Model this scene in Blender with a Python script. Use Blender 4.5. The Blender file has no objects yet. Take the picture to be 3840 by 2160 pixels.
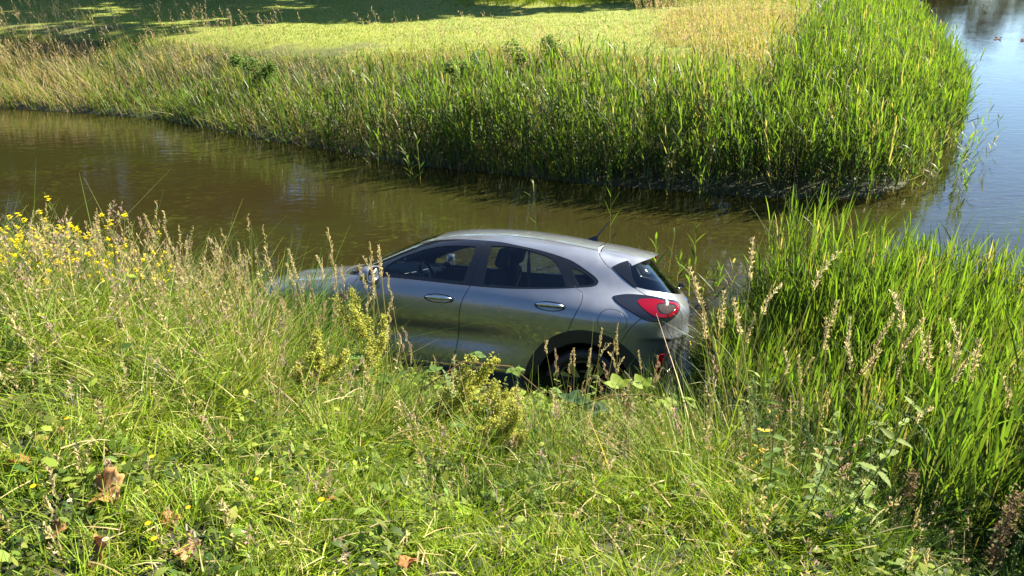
import bpy, math, random
import numpy as np
from mathutils import Matrix, Vector
from mathutils.geometry import delaunay_2d_cdt

RNG = np.random.default_rng(7)
random.seed(7)
SC = bpy.context.scene
COL = SC.collection
rad = math.radians

# ------------------------------------------------------------------ camera, sky, sun, exposure
CAM_H = 3.55
PITCH = rad(26.0)
cam_d = bpy.data.cameras.new("camera")
cam = bpy.data.objects.new("camera", cam_d)
COL.objects.link(cam)
cam.location = (0, 0, CAM_H)
cam.rotation_euler = (rad(90) - PITCH, 0, 0)
cam_d.sensor_width = 36
cam_d.lens = 36 * 2773 / 3840
cam_d.clip_start = 0.05
cam_d.clip_end = 2000
SC.camera = cam

SUN_AZ = rad(33)      # from +x towards +y
SUN_EL = rad(39)
sun_dir = Vector((math.cos(SUN_AZ) * math.cos(SUN_EL), math.sin(SUN_AZ) * math.cos(SUN_EL), math.sin(SUN_EL)))
world = bpy.data.worlds.new("World")
SC.world = world
world.use_nodes = True
wn = world.node_tree
sky = wn.nodes.new("ShaderNodeTexSky")
sky.sky_type = 'NISHITA'
sky.sun_disc = False
sky.sun_elevation = SUN_EL
sky.sun_rotation = rad(90) - SUN_AZ
sky.air_density = 1.0
sky.dust_density = 0.0
sky.ozone_density = 4.0
wn.links.new(sky.outputs[0], wn.nodes["Background"].inputs[0])
wn.nodes["Background"].inputs[1].default_value = 0.06
sun_l = bpy.data.lights.new("sun", 'SUN')
sun_l.energy = 5.0
sun_l.angle = rad(0.5)
sun_l.color = (1.0, 0.92, 0.76)
sun = bpy.data.objects.new("sun", sun_l)
COL.objects.link(sun)
sun.rotation_euler = sun_dir.to_track_quat('Z', 'Y').to_euler()
SC.view_settings.view_transform = 'Standard'
SC.view_settings.look = 'None'
SC.view_settings.gamma = 1
SC.view_settings.exposure = 2.25
SC.cycles.max_bounces = 10
SC.cycles.transparent_max_bounces = 12
SC.cycles.transmission_bounces = 6
SC.cycles.diffuse_bounces = 4
SC.cycles.glossy_bounces = 4
SC.cycles.caustics_reflective = False
SC.cycles.caustics_refractive = False


# ------------------------------------------------------------------ helpers
def tag(o, label=None, cat=None, group=None, kind=None):
    if label: o["label"] = label
    if cat: o["category"] = cat
    if group: o["group"] = group
    if kind: o["kind"] = kind
    return o


def empty(name, loc=(0, 0, 0), rz=0.0):
    o = bpy.data.objects.new(name, None)
    COL.objects.link(o)
    o.location = loc
    o.rotation_euler = (0, 0, rz)
    return o


def mesh_obj(name, V, faces, mat=None, parent=None, smooth=False, colors=None, normals=None):
    me = bpy.data.meshes.new(name)
    V = np.asarray(V, np.float32)
    if isinstance(faces, np.ndarray):
        n, k = faces.shape
        me.vertices.add(len(V))
        me.vertices.foreach_set("co", V.ravel())
        me.loops.add(n * k)
        me.loops.foreach_set("vertex_index", faces.astype(np.int32).ravel())
        me.polygons.add(n)
        me.polygons.foreach_set("loop_start", np.arange(0, n * k, k, dtype=np.int32))
        me.polygons.foreach_set("loop_total", np.full(n, k, np.int32))
        me.update(calc_edges=True)
    else:
        me.from_pydata([tuple(map(float, v)) for v in V], [], [tuple(map(int, f)) for f in faces])
    if smooth or normals is not None:
        me.polygons.foreach_set("use_smooth", np.ones(len(me.polygons), bool))
    if colors is not None:
        ca = me.color_attributes.new("Col", 'FLOAT_COLOR', 'POINT')
        c = np.ones((len(V), 4), np.float32)
        c[:, :3] = colors
        ca.data.foreach_set("color", c.ravel())
    if mat: me.materials.append(mat)
    if normals is not None:
        me.normals_split_custom_set_from_vertices([tuple(map(float, n)) for n in normals])
    o = bpy.data.objects.new(name, me)
    COL.objects.link(o)
    if parent: o.parent = parent
    return o


def new_mat(name):
    m = bpy.data.materials.new(name)
    m.use_nodes = True
    nt = m.node_tree
    return m, nt, nt.nodes["Principled BSDF"], nt.nodes["Material Output"]


def pmat(name, color, rough=0.5, metal=0.0, coat=0.0, noise=0.0, nscale=20.0, bump=0.0, spec=0.5, emit=None):
    m, nt, b, out = new_mat(name)
    b.inputs["Base Color"].default_value = (*color, 1)
    b.inputs["Roughness"].default_value = rough
    b.inputs["Metallic"].default_value = metal
    b.inputs["Coat Weight"].default_value = coat
    b.inputs["Coat Roughness"].default_value = 0.02
    b.inputs["Specular IOR Level"].default_value = spec
    if noise or bump:
        tc = nt.nodes.new("ShaderNodeTexCoord")
        n = nt.nodes.new("ShaderNodeTexNoise")
        n.inputs["Scale"].default_value = nscale
        n.inputs["Detail"].default_value = 6
        nt.links.new(tc.outputs["Object"], n.inputs["Vector"])
        if noise:
            mx = nt.nodes.new("ShaderNodeMix")
            mx.data_type = 'RGBA'
            mx.inputs["A"].default_value = (*[c * (1 - noise) for c in color], 1)
            mx.inputs["B"].default_value = (*[min(1, c * (1 + noise)) for c in color], 1)
            nt.links.new(n.outputs["Fac"], mx.inputs["Factor"])
            nt.links.new(mx.outputs["Result"], b.inputs["Base Color"])
        if bump:
            bp = nt.nodes.new("ShaderNodeBump")
            bp.inputs["Strength"].default_value = bump
            bp.inputs["Distance"].default_value = 0.01
            nt.links.new(n.outputs["Fac"], bp.inputs["Height"])
            nt.links.new(bp.outputs["Normal"], b.inputs["Normal"])
    return m


def leaf_mat(name, transl=0.45, rough=0.45, spec=0.35, gain=1.0, tgain=(1.25, 1.35, 0.6)):
    """leaves and blades: vertex colour, light passing through"""
    m, nt, b, out = new_mat(name)
    at = nt.nodes.new("ShaderNodeAttribute")
    at.attribute_name = "Col"
    b.inputs["Roughness"].default_value = rough
    b.inputs["Specular IOR Level"].default_value = spec
    nt.links.new(at.outputs["Color"], b.inputs["Base Color"])
    tr = nt.nodes.new("ShaderNodeBsdfTranslucent")
    mu = nt.nodes.new("ShaderNodeMix")
    mu.data_type = 'RGBA'
    mu.blend_type = 'MULTIPLY'
    mu.inputs["Factor"].default_value = 1
    mu.inputs["B"].default_value = (*tgain, 1)
    nt.links.new(at.outputs["Color"], mu.inputs["A"])
    nt.links.new(mu.outputs["Result"], tr.inputs["Color"])
    mx = nt.nodes.new("ShaderNodeMixShader")
    mx.inputs[0].default_value = transl
    nt.links.new(b.outputs[0], mx.inputs[1])
    nt.links.new(tr.outputs[0], mx.inputs[2])
    nt.links.new(mx.outputs[0], out.inputs[0])
    return m


def vnoise(x, y, s, seed=0):
    """smooth 2-D value noise in 0..1 (numpy)"""
    x = np.asarray(x, float) / s + 1000 + seed * 17.3
    y = np.asarray(y, float) / s + 1000 + seed * 9.7
    xi = np.floor(x).astype(np.int64); yi = np.floor(y).astype(np.int64)
    fx = x - xi; fy = y - yi
    fx = fx * fx * (3 - 2 * fx); fy = fy * fy * (3 - 2 * fy)
    def h(a, b):
        n = (a * 374761393 + b * 668265263 + seed * 974711) & 0x7fffffff
        n = ((n ^ (n >> 13)) * 1274126177) & 0x7fffffff
        return ((n ^ (n >> 16)) & 0xffff) / 65535.0
    return (h(xi, yi) * (1 - fx) + h(xi + 1, yi) * fx) * (1 - fy) + (h(xi, yi + 1) * (1 - fx) + h(xi + 1, yi + 1) * fx) * fy


def fbm(x, y, s, seed=0):
    return 0.55 * vnoise(x, y, s, seed) + 0.3 * vnoise(x, y, s * .45, seed + 1) + 0.15 * vnoise(x, y, s * .2, seed + 2)


def sstep(a, b, v):
    t = np.clip((v - a) / (b - a), 0, 1)
    return t * t * (3 - 2 * t)


# ------------------------------------------------------------------ terrain
NS_X = [-60, -8, -5, -3.5, -2.2, -1.2, 0, 1.2, 2.0, 2.8, 3.6, 5, 8, 60]
NS_Y = [12, 7.0, 6.5, 6.35, 5.95, 5.25, 4.85, 4.65, 4.0, 3.5, 3.3, 3.2, 3.6, 5]
FS_X = [-60, -20, -11.3, -9.2, -7.3, -5.9, -4.6, -3.5, -1.9, -.1, 1.5, 3.4, 5.0, 6.0, 7.6]
FS_Y = [20, 17.5, 16.4, 15.9, 15.3, 14.4, 13.6, 13.1, 12.1, 11.5, 10.9, 10.4, 10.35, 10.8, 12.9]
XE_Y = [0, 10.8, 12.9, 15.1, 17.8, 21.6, 27.1, 35, 45, 80]
XE_X = [6.2, 6.3, 7.7, 8.9, 10.2, 11.7, 13.8, 16.7, 19.5, 29]


def near_d(x, y):      # metres landward of the near waterline
    return np.interp(x, NS_X, NS_Y) - y


def far_d(x, y):       # metres landward of the far waterline
    a = (y - np.interp(x, FS_X, FS_Y)) * 0.92
    b = (np.interp(y, XE_Y, XE_X) - x) * 0.85
    k = 0.8
    h = np.clip(k - np.abs(a - b), 0, None) / k
    return np.minimum(a, b) - h * h * k * .25


def ground_z(x, y):
    nd = near_d(x, y); fd = far_d(x, y)
    n = 1.95 * sstep(-0.3, 3.9, nd) + 0.10 * (fbm(x, y, 1.1, 3) - .5) * sstep(0, 1, nd)
    n = n + np.where(nd < 0, nd * .45, 0)
    fz = 1.15 * sstep(-0.6, 4.6, fd) + 0.06 * (fbm(x, y, 1.5, 5) - .5)
    fz = fz + np.where(fd < 0, fd * .5, 0)
    z = np.maximum(np.maximum(n, fz), -1.2)
    return z


def build_ground():
    xs = np.unique(np.concatenate([np.linspace(-90, -16, 30), np.linspace(-16, 16, 215), np.linspace(16, 110, 35)]))
    ys = np.unique(np.concatenate([np.linspace(-12, 0, 14), np.linspace(0, 9, 90), np.linspace(9, 30, 110), np.linspace(30, 200, 40)]))
    X, Y = np.meshgrid(xs, ys)
    Z = ground_z(X, Y)
    V = np.c_[X.ravel(), Y.ravel(), Z.ravel()]
    nx, ny = len(xs), len(ys)
    i = np.arange(nx - 1)[None] + np.arange(ny - 1)[:, None] * nx
    Fc = np.stack([i, i + 1, i + 1 + nx, i + nx], -1).reshape(-1, 4)
    m, nt, b, out = new_mat("soil and turf")
    tc = nt.nodes.new("ShaderNodeTexCoord")
    n1 = nt.nodes.new("ShaderNodeTexNoise"); n1.inputs["Scale"].default_value = 0.9; n1.inputs["Detail"].default_value = 8
    n2 = nt.nodes.new("ShaderNodeTexNoise"); n2.inputs["Scale"].default_value = 30; n2.inputs["Detail"].default_value = 6
    nt.links.new(tc.outputs["Object"], n1.inputs["Vector"]); nt.links.new(tc.outputs["Object"], n2.inputs["Vector"])
    r = nt.nodes.new("ShaderNodeValToRGB")
    r.color_ramp.elements[0].position = .35; r.color_ramp.elements[0].color = (.018, .015, .008, 1)
    r.color_ramp.elements[1].position = .62; r.color_ramp.elements[1].color = (.026, .036, .009, 1)
    ad = nt.nodes.new("ShaderNodeMath"); ad.operation = 'ADD'
    sb = nt.nodes.new("ShaderNodeMath"); sb.operation = 'MULTIPLY'; sb.inputs[1].default_value = .5
    nt.links.new(n1.outputs["Fac"], ad.inputs[0]); nt.links.new(n2.outputs["Fac"], ad.inputs[1])
    nt.links.new(ad.outputs[0], sb.inputs[0]); nt.links.new(sb.outputs[0], r.inputs[0])
    nt.links.new(r.outputs[0], b.inputs["Base Color"])
    b.inputs["Roughness"].default_value = .95
    bp = nt.nodes.new("ShaderNodeBump"); bp.inputs["Strength"].default_value = .6; bp.inputs["Distance"].default_value = .03
    nt.links.new(n2.outputs["Fac"], bp.inputs["Height"]); nt.links.new(bp.outputs["Normal"], b.inputs["Normal"])
    # turf colour on the mown lawn, bare damp soil elsewhere
    fdv = far_d(X, Y).ravel(); lw = sstep(2.6, 3.6, fdv)
    bare = .55 * sstep(.60, .70, fbm(X.ravel() * .5, Y.ravel(), 1.2, 72)) * sstep(4.9, 4.2, fdv) * sstep(0, -1.5, X.ravel())
    lw = lw * (1 - bare)
    ca = np.stack([lw, lw, lw], -1)
    at = nt.nodes.new("ShaderNodeAttribute"); at.attribute_name = "Col"
    mxl = nt.nodes.new("ShaderNodeMix"); mxl.data_type = 'RGBA'
    r3 = nt.nodes.new("ShaderNodeValToRGB")
    r3.color_ramp.elements[0].position = .35; r3.color_ramp.elements[0].color = (.12, .155, .012, 1)
    r3.color_ramp.elements[1].position = .65; r3.color_ramp.elements[1].color = (.19, .205, .02, 1)
    nt.links.new(sb.outputs[0], r3.inputs[0])
    nt.links.new(at.outputs["Fac"], mxl.inputs["Factor"]); nt.links.new(r.outputs[0], mxl.inputs["A"]); nt.links.new(r3.outputs[0], mxl.inputs["B"])
    nt.links.new(mxl.outputs["Result"], b.inputs["Base Color"])
    o = mesh_obj("ground", V, Fc, m, smooth=True, colors=ca)
    tag(o, kind="structure")


def build_water():
    m, nt, b, out = new_mat("murky water")
    tc = nt.nodes.new("ShaderNodeTexCoord")
    L = nt.links.new
    mp = nt.nodes.new("ShaderNodeMapping"); mp.inputs["Scale"].default_value = (.35, .8, 1); mp.inputs["Rotation"].default_value = (0, 0, rad(25))
    L(tc.outputs["Object"], mp.inputs[0])
    n1 = nt.nodes.new("ShaderNodeTexNoise"); n1.inputs["Scale"].default_value = .8; n1.inputs["Detail"].default_value = 5; n1.inputs["Distortion"].default_value = .6
    L(mp.outputs[0], n1.inputs["Vector"])
    r = nt.nodes.new("ShaderNodeValToRGB")
    e = r.color_ramp.elements
    e[0].position = .38; e[0].color = (.017, .0135, .0042, 1)
    e[1].position = .60; e[1].color = (.018, .018, .0045, 1)
    L(n1.outputs["Fac"], r.inputs[0])
    # wisps of submerged weed in patches
    mp2 = nt.nodes.new("ShaderNodeMapping"); mp2.inputs["Scale"].default_value = (1.5, 4.0, 1); mp2.inputs["Rotation"].default_value = (0, 0, rad(35))
    L(tc.outputs["Object"], mp2.inputs[0])
    n2 = nt.nodes.new("ShaderNodeTexNoise"); n2.inputs["Scale"].default_value = 3.2; n2.inputs["Detail"].default_value = 9; n2.inputs["Distortion"].default_value = 1.6
    L(mp2.outputs[0], n2.inputs["Vector"])
    r2 = nt.nodes.new("ShaderNodeValToRGB"); r2.color_ramp.elements[0].position = .52; r2.color_ramp.elements[1].position = .72
    L(n2.outputs["Fac"], r2.inputs[0])
    n3 = nt.nodes.new("ShaderNodeTexNoise"); n3.inputs["Scale"].default_value = .45; n3.inputs["Detail"].default_value = 2
    L(tc.outputs["Object"], n3.inputs["Vector"])
    r3 = nt.nodes.new("ShaderNodeValToRGB"); r3.color_ramp.elements[0].position = .42; r3.color_ramp.elements[1].position = .58
    L(n3.outputs["Fac"], r3.inputs[0])
    mm = nt.nodes.new("ShaderNodeMath"); mm.operation = 'MULTIPLY'; L(r2.outputs[0], mm.inputs[0]); L(r3.outputs[0], mm.inputs[1])
    mx = nt.nodes.new("ShaderNodeMix"); mx.data_type = 'RGBA'
    mx.inputs["B"].default_value = (.040, .044, .008, 1)
    L(mm.outputs[0], mx.inputs["Factor"]); L(r.outputs[0], mx.inputs["A"])
    L(mx.outputs["Result"], b.inputs["Base Color"])
    b.inputs["Roughness"].default_value = .03
    b.inputs["IOR"].default_value = 1.33
    # ripples: long crests driven across the canal by the wind, and a fine chop
    mp3 = nt.nodes.new("ShaderNodeMapping"); mp3.inputs["Scale"].default_value = (.7, 2.2, 1); mp3.inputs["Rotation"].default_value = (0, 0, rad(-38))
    L(tc.outputs["Object"], mp3.inputs[0])
    w1 = nt.nodes.new("ShaderNodeTexNoise"); w1.inputs["Scale"].default_value = 3.4; w1.inputs["Detail"].default_value = 4; w1.inputs["Distortion"].default_value = .5
    L(mp3.outputs[0], w1.inputs["Vector"])
    w2 = nt.nodes.new("ShaderNodeTexNoise"); w2.inputs["Scale"].default_value = .5; w2.inputs["Detail"].default_value = 2
    L(tc.outputs["Object"], w2.inputs["Vector"])
    ml = nt.nodes.new("ShaderNodeMath"); ml.operation = 'MULTIPLY'; L(w1.outputs["Fac"], ml.inputs[0]); L(w2.outputs["Fac"], ml.inputs[1])
    bp = nt.nodes.new("ShaderNodeBump"); bp.inputs["Strength"].default_value = .15; bp.inputs["Distance"].default_value = .05
    L(ml.outputs[0], bp.inputs["Height"]); L(bp.outputs["Normal"], b.inputs["Normal"])
    V = [(-150, -5, 0), (250, -5, 0), (250, 250, 0), (-150, 250, 0)]
    tag(mesh_obj("water", V, [(0, 1, 2, 3)], m), kind="structure")


build_ground()
build_water()
# ------------------------------------------------------------------ the car
# body = smooth intersection of side, roof, tail and nose surfaces; panels are cut out of it
def spl(xs, ys):
    xs = np.array(xs, float); ys = np.array(ys, float); n = len(xs); h = np.diff(xs)
    A = np.zeros((n, n)); b = np.zeros(n); A[0, 0] = A[-1, -1] = 1
    for i in range(1, n - 1):
        A[i, i - 1] = h[i - 1]; A[i, i] = 2 * (h[i - 1] + h[i]); A[i, i + 1] = h[i]
        b[i] = 6 * ((ys[i + 1] - ys[i]) / h[i] - (ys[i] - ys[i - 1]) / h[i - 1])
    m = np.linalg.solve(A, b)
    def f(x):
        x = np.clip(x, xs[0], xs[-1]); i = np.clip(np.searchsorted(xs, x) - 1, 0, n - 2)
        hh = h[i]; a = (xs[i + 1] - x) / hh; c = (x - xs[i]) / hh
        return a * ys[i] + c * ys[i + 1] + ((a**3 - a) * m[i] + (c**3 - c) * m[i + 1]) * hh * hh / 6
    return f


Wz = spl([.10, .22, .32, .42, .55, .70, .82, .92, 1.0, 1.06, 1.2, 1.35, 1.47, 1.6], [.78, .83, .852, .856, .862, .877, .888, .882, .858, .832, .770, .690, .610, .50])
Wf = spl([-.2, .0, .3, .8, 1.4, 2.2, 3.0, 3.45, 3.9, 4.3], [-.16, -.09, -.02, .0, 0, 0, .004, .0, -.045, -.12])
Wt = spl([1.0, 1.8, 2.4, 3.0, 3.5, 4.0, 4.3], [.0, .0, .0, -.025, -.075, -.15, -.2])
Hc = spl([-.1, .0, .2, .5, .85, 1.08, 1.3, 1.55, 1.8, 2.05, 2.35, 2.7, 3.1, 3.5, 3.8, 4.1], [.66, .79, .92, 1.0, 1.05, 1.105, 1.215, 1.345, 1.45, 1.51, 1.54, 1.545, 1.52, 1.475, 1.435, 1.40])
Rz = spl([.1, .3, .45, .6, .7, .78, .88, .98, 1.06, 1.15, 1.30, 1.45, 1.6], [4.05, 4.19, 4.26, 4.30, 4.31, 4.285, 4.285, 4.27, 4.21, 4.12, 3.97, 3.82, 3.67])


def smax(a, b, k):
    h = np.clip(k - np.abs(a - b), 0, None) / k
    return np.maximum(a, b) + h * h * h * k / 6


def bodyF(x, y, z):
    ay = np.abs(y)
    up = 1 / (1 + np.exp(-(z - 1.03) / .05))
    w = Wz(z) + Wf(x) + up * Wt(x)
    w = w + .030 * np.exp(-((x - 3.45) / .42)**2) * np.exp(-((z - .84) / .20)**2)
    w = w + .020 * np.exp(-((x - .85) / .42)**2) * np.exp(-((z - .80) / .20)**2)
    w = w - .044 * np.exp(-((x - 2.0) / .85)**4) * np.exp(-((z - .585) / .11)**2)
    s = ay - w
    crown = .05 + .035 * sstep(1.0, 1.7, x)
    t = (z - (Hc(x) - crown * (ay / .6)**2.2)) * .93
    r = (x - (Rz(z) - .20 * (ay / .75)**2.6)) * .85
    step = .016 / (1 + np.exp((z - .712) / .006)) * sstep(3.75, 4.05, x)
    s = s + step; r = r + step
    f = (.28 * (ay / .8)**2.5) + .25 * np.clip(.62 - z, 0, None) - x + .02
    return smax(smax(smax(s, t, .16), r, .16), f, .12)


def cast(o, d, t1=1.9):
    a = np.full(len(o), .005); b = np.full(len(o), t1)
    for _ in range(34):
        m = (a + b) / 2
        q = o + d * m[:, None]
        s = bodyF(q[:, 0], q[:, 1], q[:, 2]) < 0
        a = np.where(s, m, a); b = np.where(s, b, m)
    return o + d * ((a + b) / 2)[:, None]


UR = 3.2; UC = UR + .95 * math.pi / 2
UF = 1.0; UFC = UF - .95 * math.pi / 2


def side_pt(uz):
    uz = np.atleast_2d(uz); u, z = uz[:, 0], uz[:, 1]
    o = np.c_[np.clip(u, UF, UR), 0 * u, z]
    ph = np.where(u > UR, (u - UR) / .95, np.where(u < UF, (u - UF) / .95, 0))
    return cast(o, np.c_[np.sin(ph), -np.cos(ph), 0 * u])


def side_uv(P):
    x, y, z = np.atleast_2d(P).T
    u = np.where(x > UR, UR + .95 * np.arctan2(x - UR, -y), np.where(x < UF, UF - .95 * np.arctan2(UF - x, -y), x))
    return np.c_[u, z]


def top_pt(xy):
    xy = np.atleast_2d(xy); x, y = xy[:, 0], xy[:, 1]
    return cast(np.c_[x, y, 0 * x + .55], np.c_[0 * x, 0 * x, 0 * x + 1])


def nrm(P, e=.004):
    x, y, z = P.T
    g = np.c_[bodyF(x + e, y, z) - bodyF(x - e, y, z), bodyF(x, y + e, z) - bodyF(x, y - e, z), bodyF(x, y, z + e) - bodyF(x, y, z - e)]
    return g / np.linalg.norm(g, axis=1)[:, None]


def curve(pts, closed=False, step=.018):
    """Catmull-Rom through the points (a point given twice is a corner)"""
    p = [tuple(q) for q in pts]; n = len(p); out = []
    for i in range(n if closed else n - 1):
        p1, p2 = np.array(p[i]), np.array(p[(i + 1) % n])
        d = np.linalg.norm(p2 - p1)
        if d < 1e-6: continue
        p0 = np.array(p[(i - 1) % n]) if (closed or i > 0) else p1
        p3 = np.array(p[(i + 2) % n]) if (closed or i + 2 < n) else p2
        if np.allclose(p0, p1): p0 = p1
        k = max(1, int(d / step))
        for t in np.arange(k) / k:
            m1 = (p2 - p0) / 2; m2 = (p3 - p1) / 2
            lim = d * 1.2
            for m in (m1, m2):
                l = np.linalg.norm(m)
                if l > lim: m *= lim / l
            out.append((2*t**3 - 3*t**2 + 1) * p1 + (t**3 - 2*t**2 + t) * m1 + (-2*t**3 + 3*t**2) * p2 + (t**3 - t**2) * m2)
    if not closed: out.append(np.array(p[-1], float))
    return np.array(out)


def inpoly(P, poly):
    x, y = P[:, 0], P[:, 1]; r = np.zeros(len(P), bool)
    a = poly; b = np.roll(poly, -1, 0)
    for (x1, y1), (x2, y2) in zip(a, b):
        if y1 == y2: continue
        c = (y1 > y) != (y2 > y)
        r ^= c & (x < (x2 - x1) * (y - y1) / (y2 - y1) + x1)
    return r


def triangulate(curves, outline, grid, lo, hi):
    V = []; E = []
    for c, closed in curves + [(outline, True)]:
        n0 = len(V); V += [tuple(q) for q in c]
        m = len(c)
        E += [(n0 + i, n0 + (i + 1) % m) for i in range(m if closed else m - 1)]
    C = np.array(V)
    gx, gy = np.meshgrid(np.arange(lo[0], hi[0], grid), np.arange(lo[1], hi[1], grid))
    gx[::2] += grid / 2
    G = np.c_[gx.ravel(), gy.ravel()]
    G = G[inpoly(G, outline)]
    keep = np.ones(len(G), bool)
    for i in range(0, len(C), 400):
        keep &= (np.abs(G[:, None] - C[None, i:i+400]).max(2) > grid * .55).all(1)
    V += [tuple(q) for q in G[keep]]
    r = delaunay_2d_cdt([Vector(v) for v in V], E, [], 0, 1e-5)
    v = np.array([tuple(q) for q in r[0]]); f = np.array([tuple(t) for t in r[2]])
    a, b, c = v[f[:, 0]], v[f[:, 1]], v[f[:, 2]]
    ar = (b[:, 0]-a[:, 0])*(c[:, 1]-a[:, 1]) - (b[:, 1]-a[:, 1])*(c[:, 0]-a[:, 0])
    f = f[np.abs(ar) > 1e-9]
    cen = v[f].mean(1)
    k = inpoly(cen, outline)
    return v, f[k], cen[k]


class Shell:
    """a set of triangles on the body surface; .panel() turns some of them into a pressed sheet"""
    def __init__(s, P, F):
        s.P = P; s.N = nrm(P)
        # orient outwards
        a, b, c = P[F[:, 0]], P[F[:, 1]], P[F[:, 2]]
        g = np.cross(b - a, c - a)
        fl = (g * s.N[F[:, 0]]).sum(1) < 0
        F = F.copy(); F[fl] = F[fl][:, ::-1]
        s.F = F

    def panel(s, name, sel, mat, parent, lift=0.0, inset=.0036, skirt=.02, mirror=False, whole=False):
        F = s.F[sel]
        if not len(F): return None
        ids, inv = np.unique(F, return_inverse=True)
        F = inv.reshape(F.shape); P = s.P[ids].copy(); N = s.N[ids].copy()
        # boundary
        E = np.concatenate([F[:, [0, 1]], F[:, [1, 2]], F[:, [2, 0]]])
        key = np.sort(E, 1); key = key[:, 0].astype(np.int64) * 10**7 + key[:, 1]
        u, ix, ct = np.unique(key, return_index=True, return_counts=True)
        B = E[ix[ct == 1]]
        mid = (np.abs(P[B[:, 0], 1]) < 2e-3) & (np.abs(P[B[:, 1], 1]) < 2e-3)
        B = B[~mid]
        inw = np.zeros_like(P)
        e = P[B[:, 1]] - P[B[:, 0]]; e /= np.linalg.norm(e, axis=1)[:, None] + 1e-12
        w = np.cross(N[B[:, 0]], e)
        np.add.at(inw, B[:, 0], w); np.add.at(inw, B[:, 1], w)
        l = np.linalg.norm(inw, axis=1); k = l > 1e-6
        inw[k] /= l[k][:, None]
        P = P + inw * inset + N * lift
        P[np.abs(s.P[ids][:, 1]) < 2e-3, 1] = 0
        nv = len(P); V = P; NN = N; FF = [tuple(t) for t in F]
        if skirt:
            bv = np.unique(B); mp = -np.ones(nv, int); mp[bv] = np.arange(len(bv))
            top = nv + mp; bot = nv + len(bv) + mp
            V = np.r_[V, P[bv] - N[bv] * .0012 - inw[bv] * .0012, P[bv] - N[bv] * skirt]
            NN = np.r_[NN, -inw[bv], -inw[bv]]
            FF += [(b, a, top[a], top[b]) for a, b in B]
            FF += [(top[b], top[a], bot[a], bot[b]) for a, b in B]
        def mk(V, NN, FF):
            return mesh_obj(name, V, FF, mat, parent, normals=NN)
        fl = np.array([1, -1, 1])
        if whole:
            n = len(V)
            c = np.abs(V[:, 1]) < 2e-3
            m2 = np.where(c, np.arange(n), np.arange(n) + n)
            used = ~c
            re = np.cumsum(used) - 1 + n
            m2 = np.where(c, np.arange(n), re)
            V2 = np.r_[V, (V * fl)[used]]; N2 = np.r_[NN, (NN * fl)[used]]
            return mk(V2, N2, FF + [tuple(int(m2[i]) for i in f[::-1]) for f in FF])
        o = mk(V, NN, FF)
        if mirror:
            mk(V * fl, NN * fl, [f[::-1] for f in FF])
        return o


def lathe_pts(profile, n, axis='y'):
    V = []; Fc = []
    for k in range(n):
        a = 2 * math.pi * k / n
        for r, h in profile:
            V.append((r * math.cos(a), h, r * math.sin(a)))
    m = len(profile)
    for k in range(n):
        for i in range(m - 1):
            a, b = k * m + i, ((k + 1) % n) * m + i
            Fc.append((a, a + 1, b + 1, b))
    return np.array(V), Fc


def tube(path, r, n=8, closed=False):
    path = np.array(path, float); m = len(path); V = []; Fc = []
    rr = np.broadcast_to(np.array(r, float), (m,))
    for i in range(m):
        d = path[(i + 1) % m if closed else min(i + 1, m - 1)] - path[(i - 1) % m if closed else max(i - 1, 0)]
        d = d / (np.linalg.norm(d) + 1e-9)
        a = np.cross(d, (0, 0, 1)) if abs(d[2]) < .9 else np.cross(d, (0, 1, 0))
        a /= np.linalg.norm(a); b = np.cross(d, a)
        for k in range(n):
            t = 2 * math.pi * k / n
            V.append(path[i] + rr[i] * (math.cos(t) * a + math.sin(t) * b))
    for i in range(m if closed else m - 1):
        for k in range(n):
            j = (i + 1) % m
            Fc.append((i*n + k, i*n + (k+1) % n, j*n + (k+1) % n, j*n + k))
    if not closed:
        Fc.append(tuple(range(n))[::-1]); Fc.append(tuple((m-1)*n + k for k in range(n)))
    return np.array(V), Fc


def rbox(c, s, r=.02, rot=None, taper=(1, 1)):
    """box with rounded edges (superellipsoid-like) as a smooth mesh"""
    n = 12; V = []; Fc = []
    lat = np.linspace(-1, 1, n + 1)
    import bmesh
    bm = bmesh.new()
    bmesh.ops.create_cube(bm, size=1)
    for v in bm.verts:
        k = v.co.z + .5
        v.co = Vector((v.co.x * s[0] * (1 + (taper[0] - 1) * k), v.co.y * s[1] * (1 + (taper[1] - 1) * k), v.co.z * s[2]))
    bmesh.ops.bevel(bm, geom=bm.edges[:], offset=min(r, min(s) * .45), segments=4, profile=.5, affect='EDGES')
    if rot is not None: bmesh.ops.transform(bm, matrix=rot, verts=bm.verts)
    V = np.array([tuple(v.co) for v in bm.verts]) + np.array(c)
    bm.verts.index_update()
    Fc = [tuple(v.index for v in f.verts) for f in bm.faces]
    bm.free()
    return V, Fc


def join(parts):
    V = []; Fc = []; n = 0
    for v, f in parts:
        V.append(np.asarray(v, float)); Fc += [tuple(i + n for i in t) for t in f]; n += len(v)
    return np.concatenate(V), Fc


def glass_mat(name, tint=(.42, .47, .47), spec=1.0, rough=0.0):
    m, nt, b, out = new_mat(name)
    tr = nt.nodes.new("ShaderNodeBsdfTransparent"); tr.inputs[0].default_value = (*tint, 1)
    gl = nt.nodes.new("ShaderNodeBsdfGlossy"); gl.inputs["Roughness"].default_value = rough
    gl.inputs["Color"].default_value = (.9, .93, 1, 1)
    fr = nt.nodes.new("ShaderNodeFresnel"); fr.inputs[0].default_value = 1.5
    mu = nt.nodes.new("ShaderNodeMath"); mu.operation = 'MULTIPLY'; mu.inputs[1].default_value = spec
    nt.links.new(fr.outputs[0], mu.inputs[0])
    mx = nt.nodes.new("ShaderNodeMixShader")
    nt.links.new(mu.outputs[0], mx.inputs[0]); nt.links.new(tr.outputs[0], mx.inputs[1]); nt.links.new(gl.outputs[0], mx.inputs[2])
    nt.links.new(mx.outputs[0], out.inputs[0])
    return m


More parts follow.
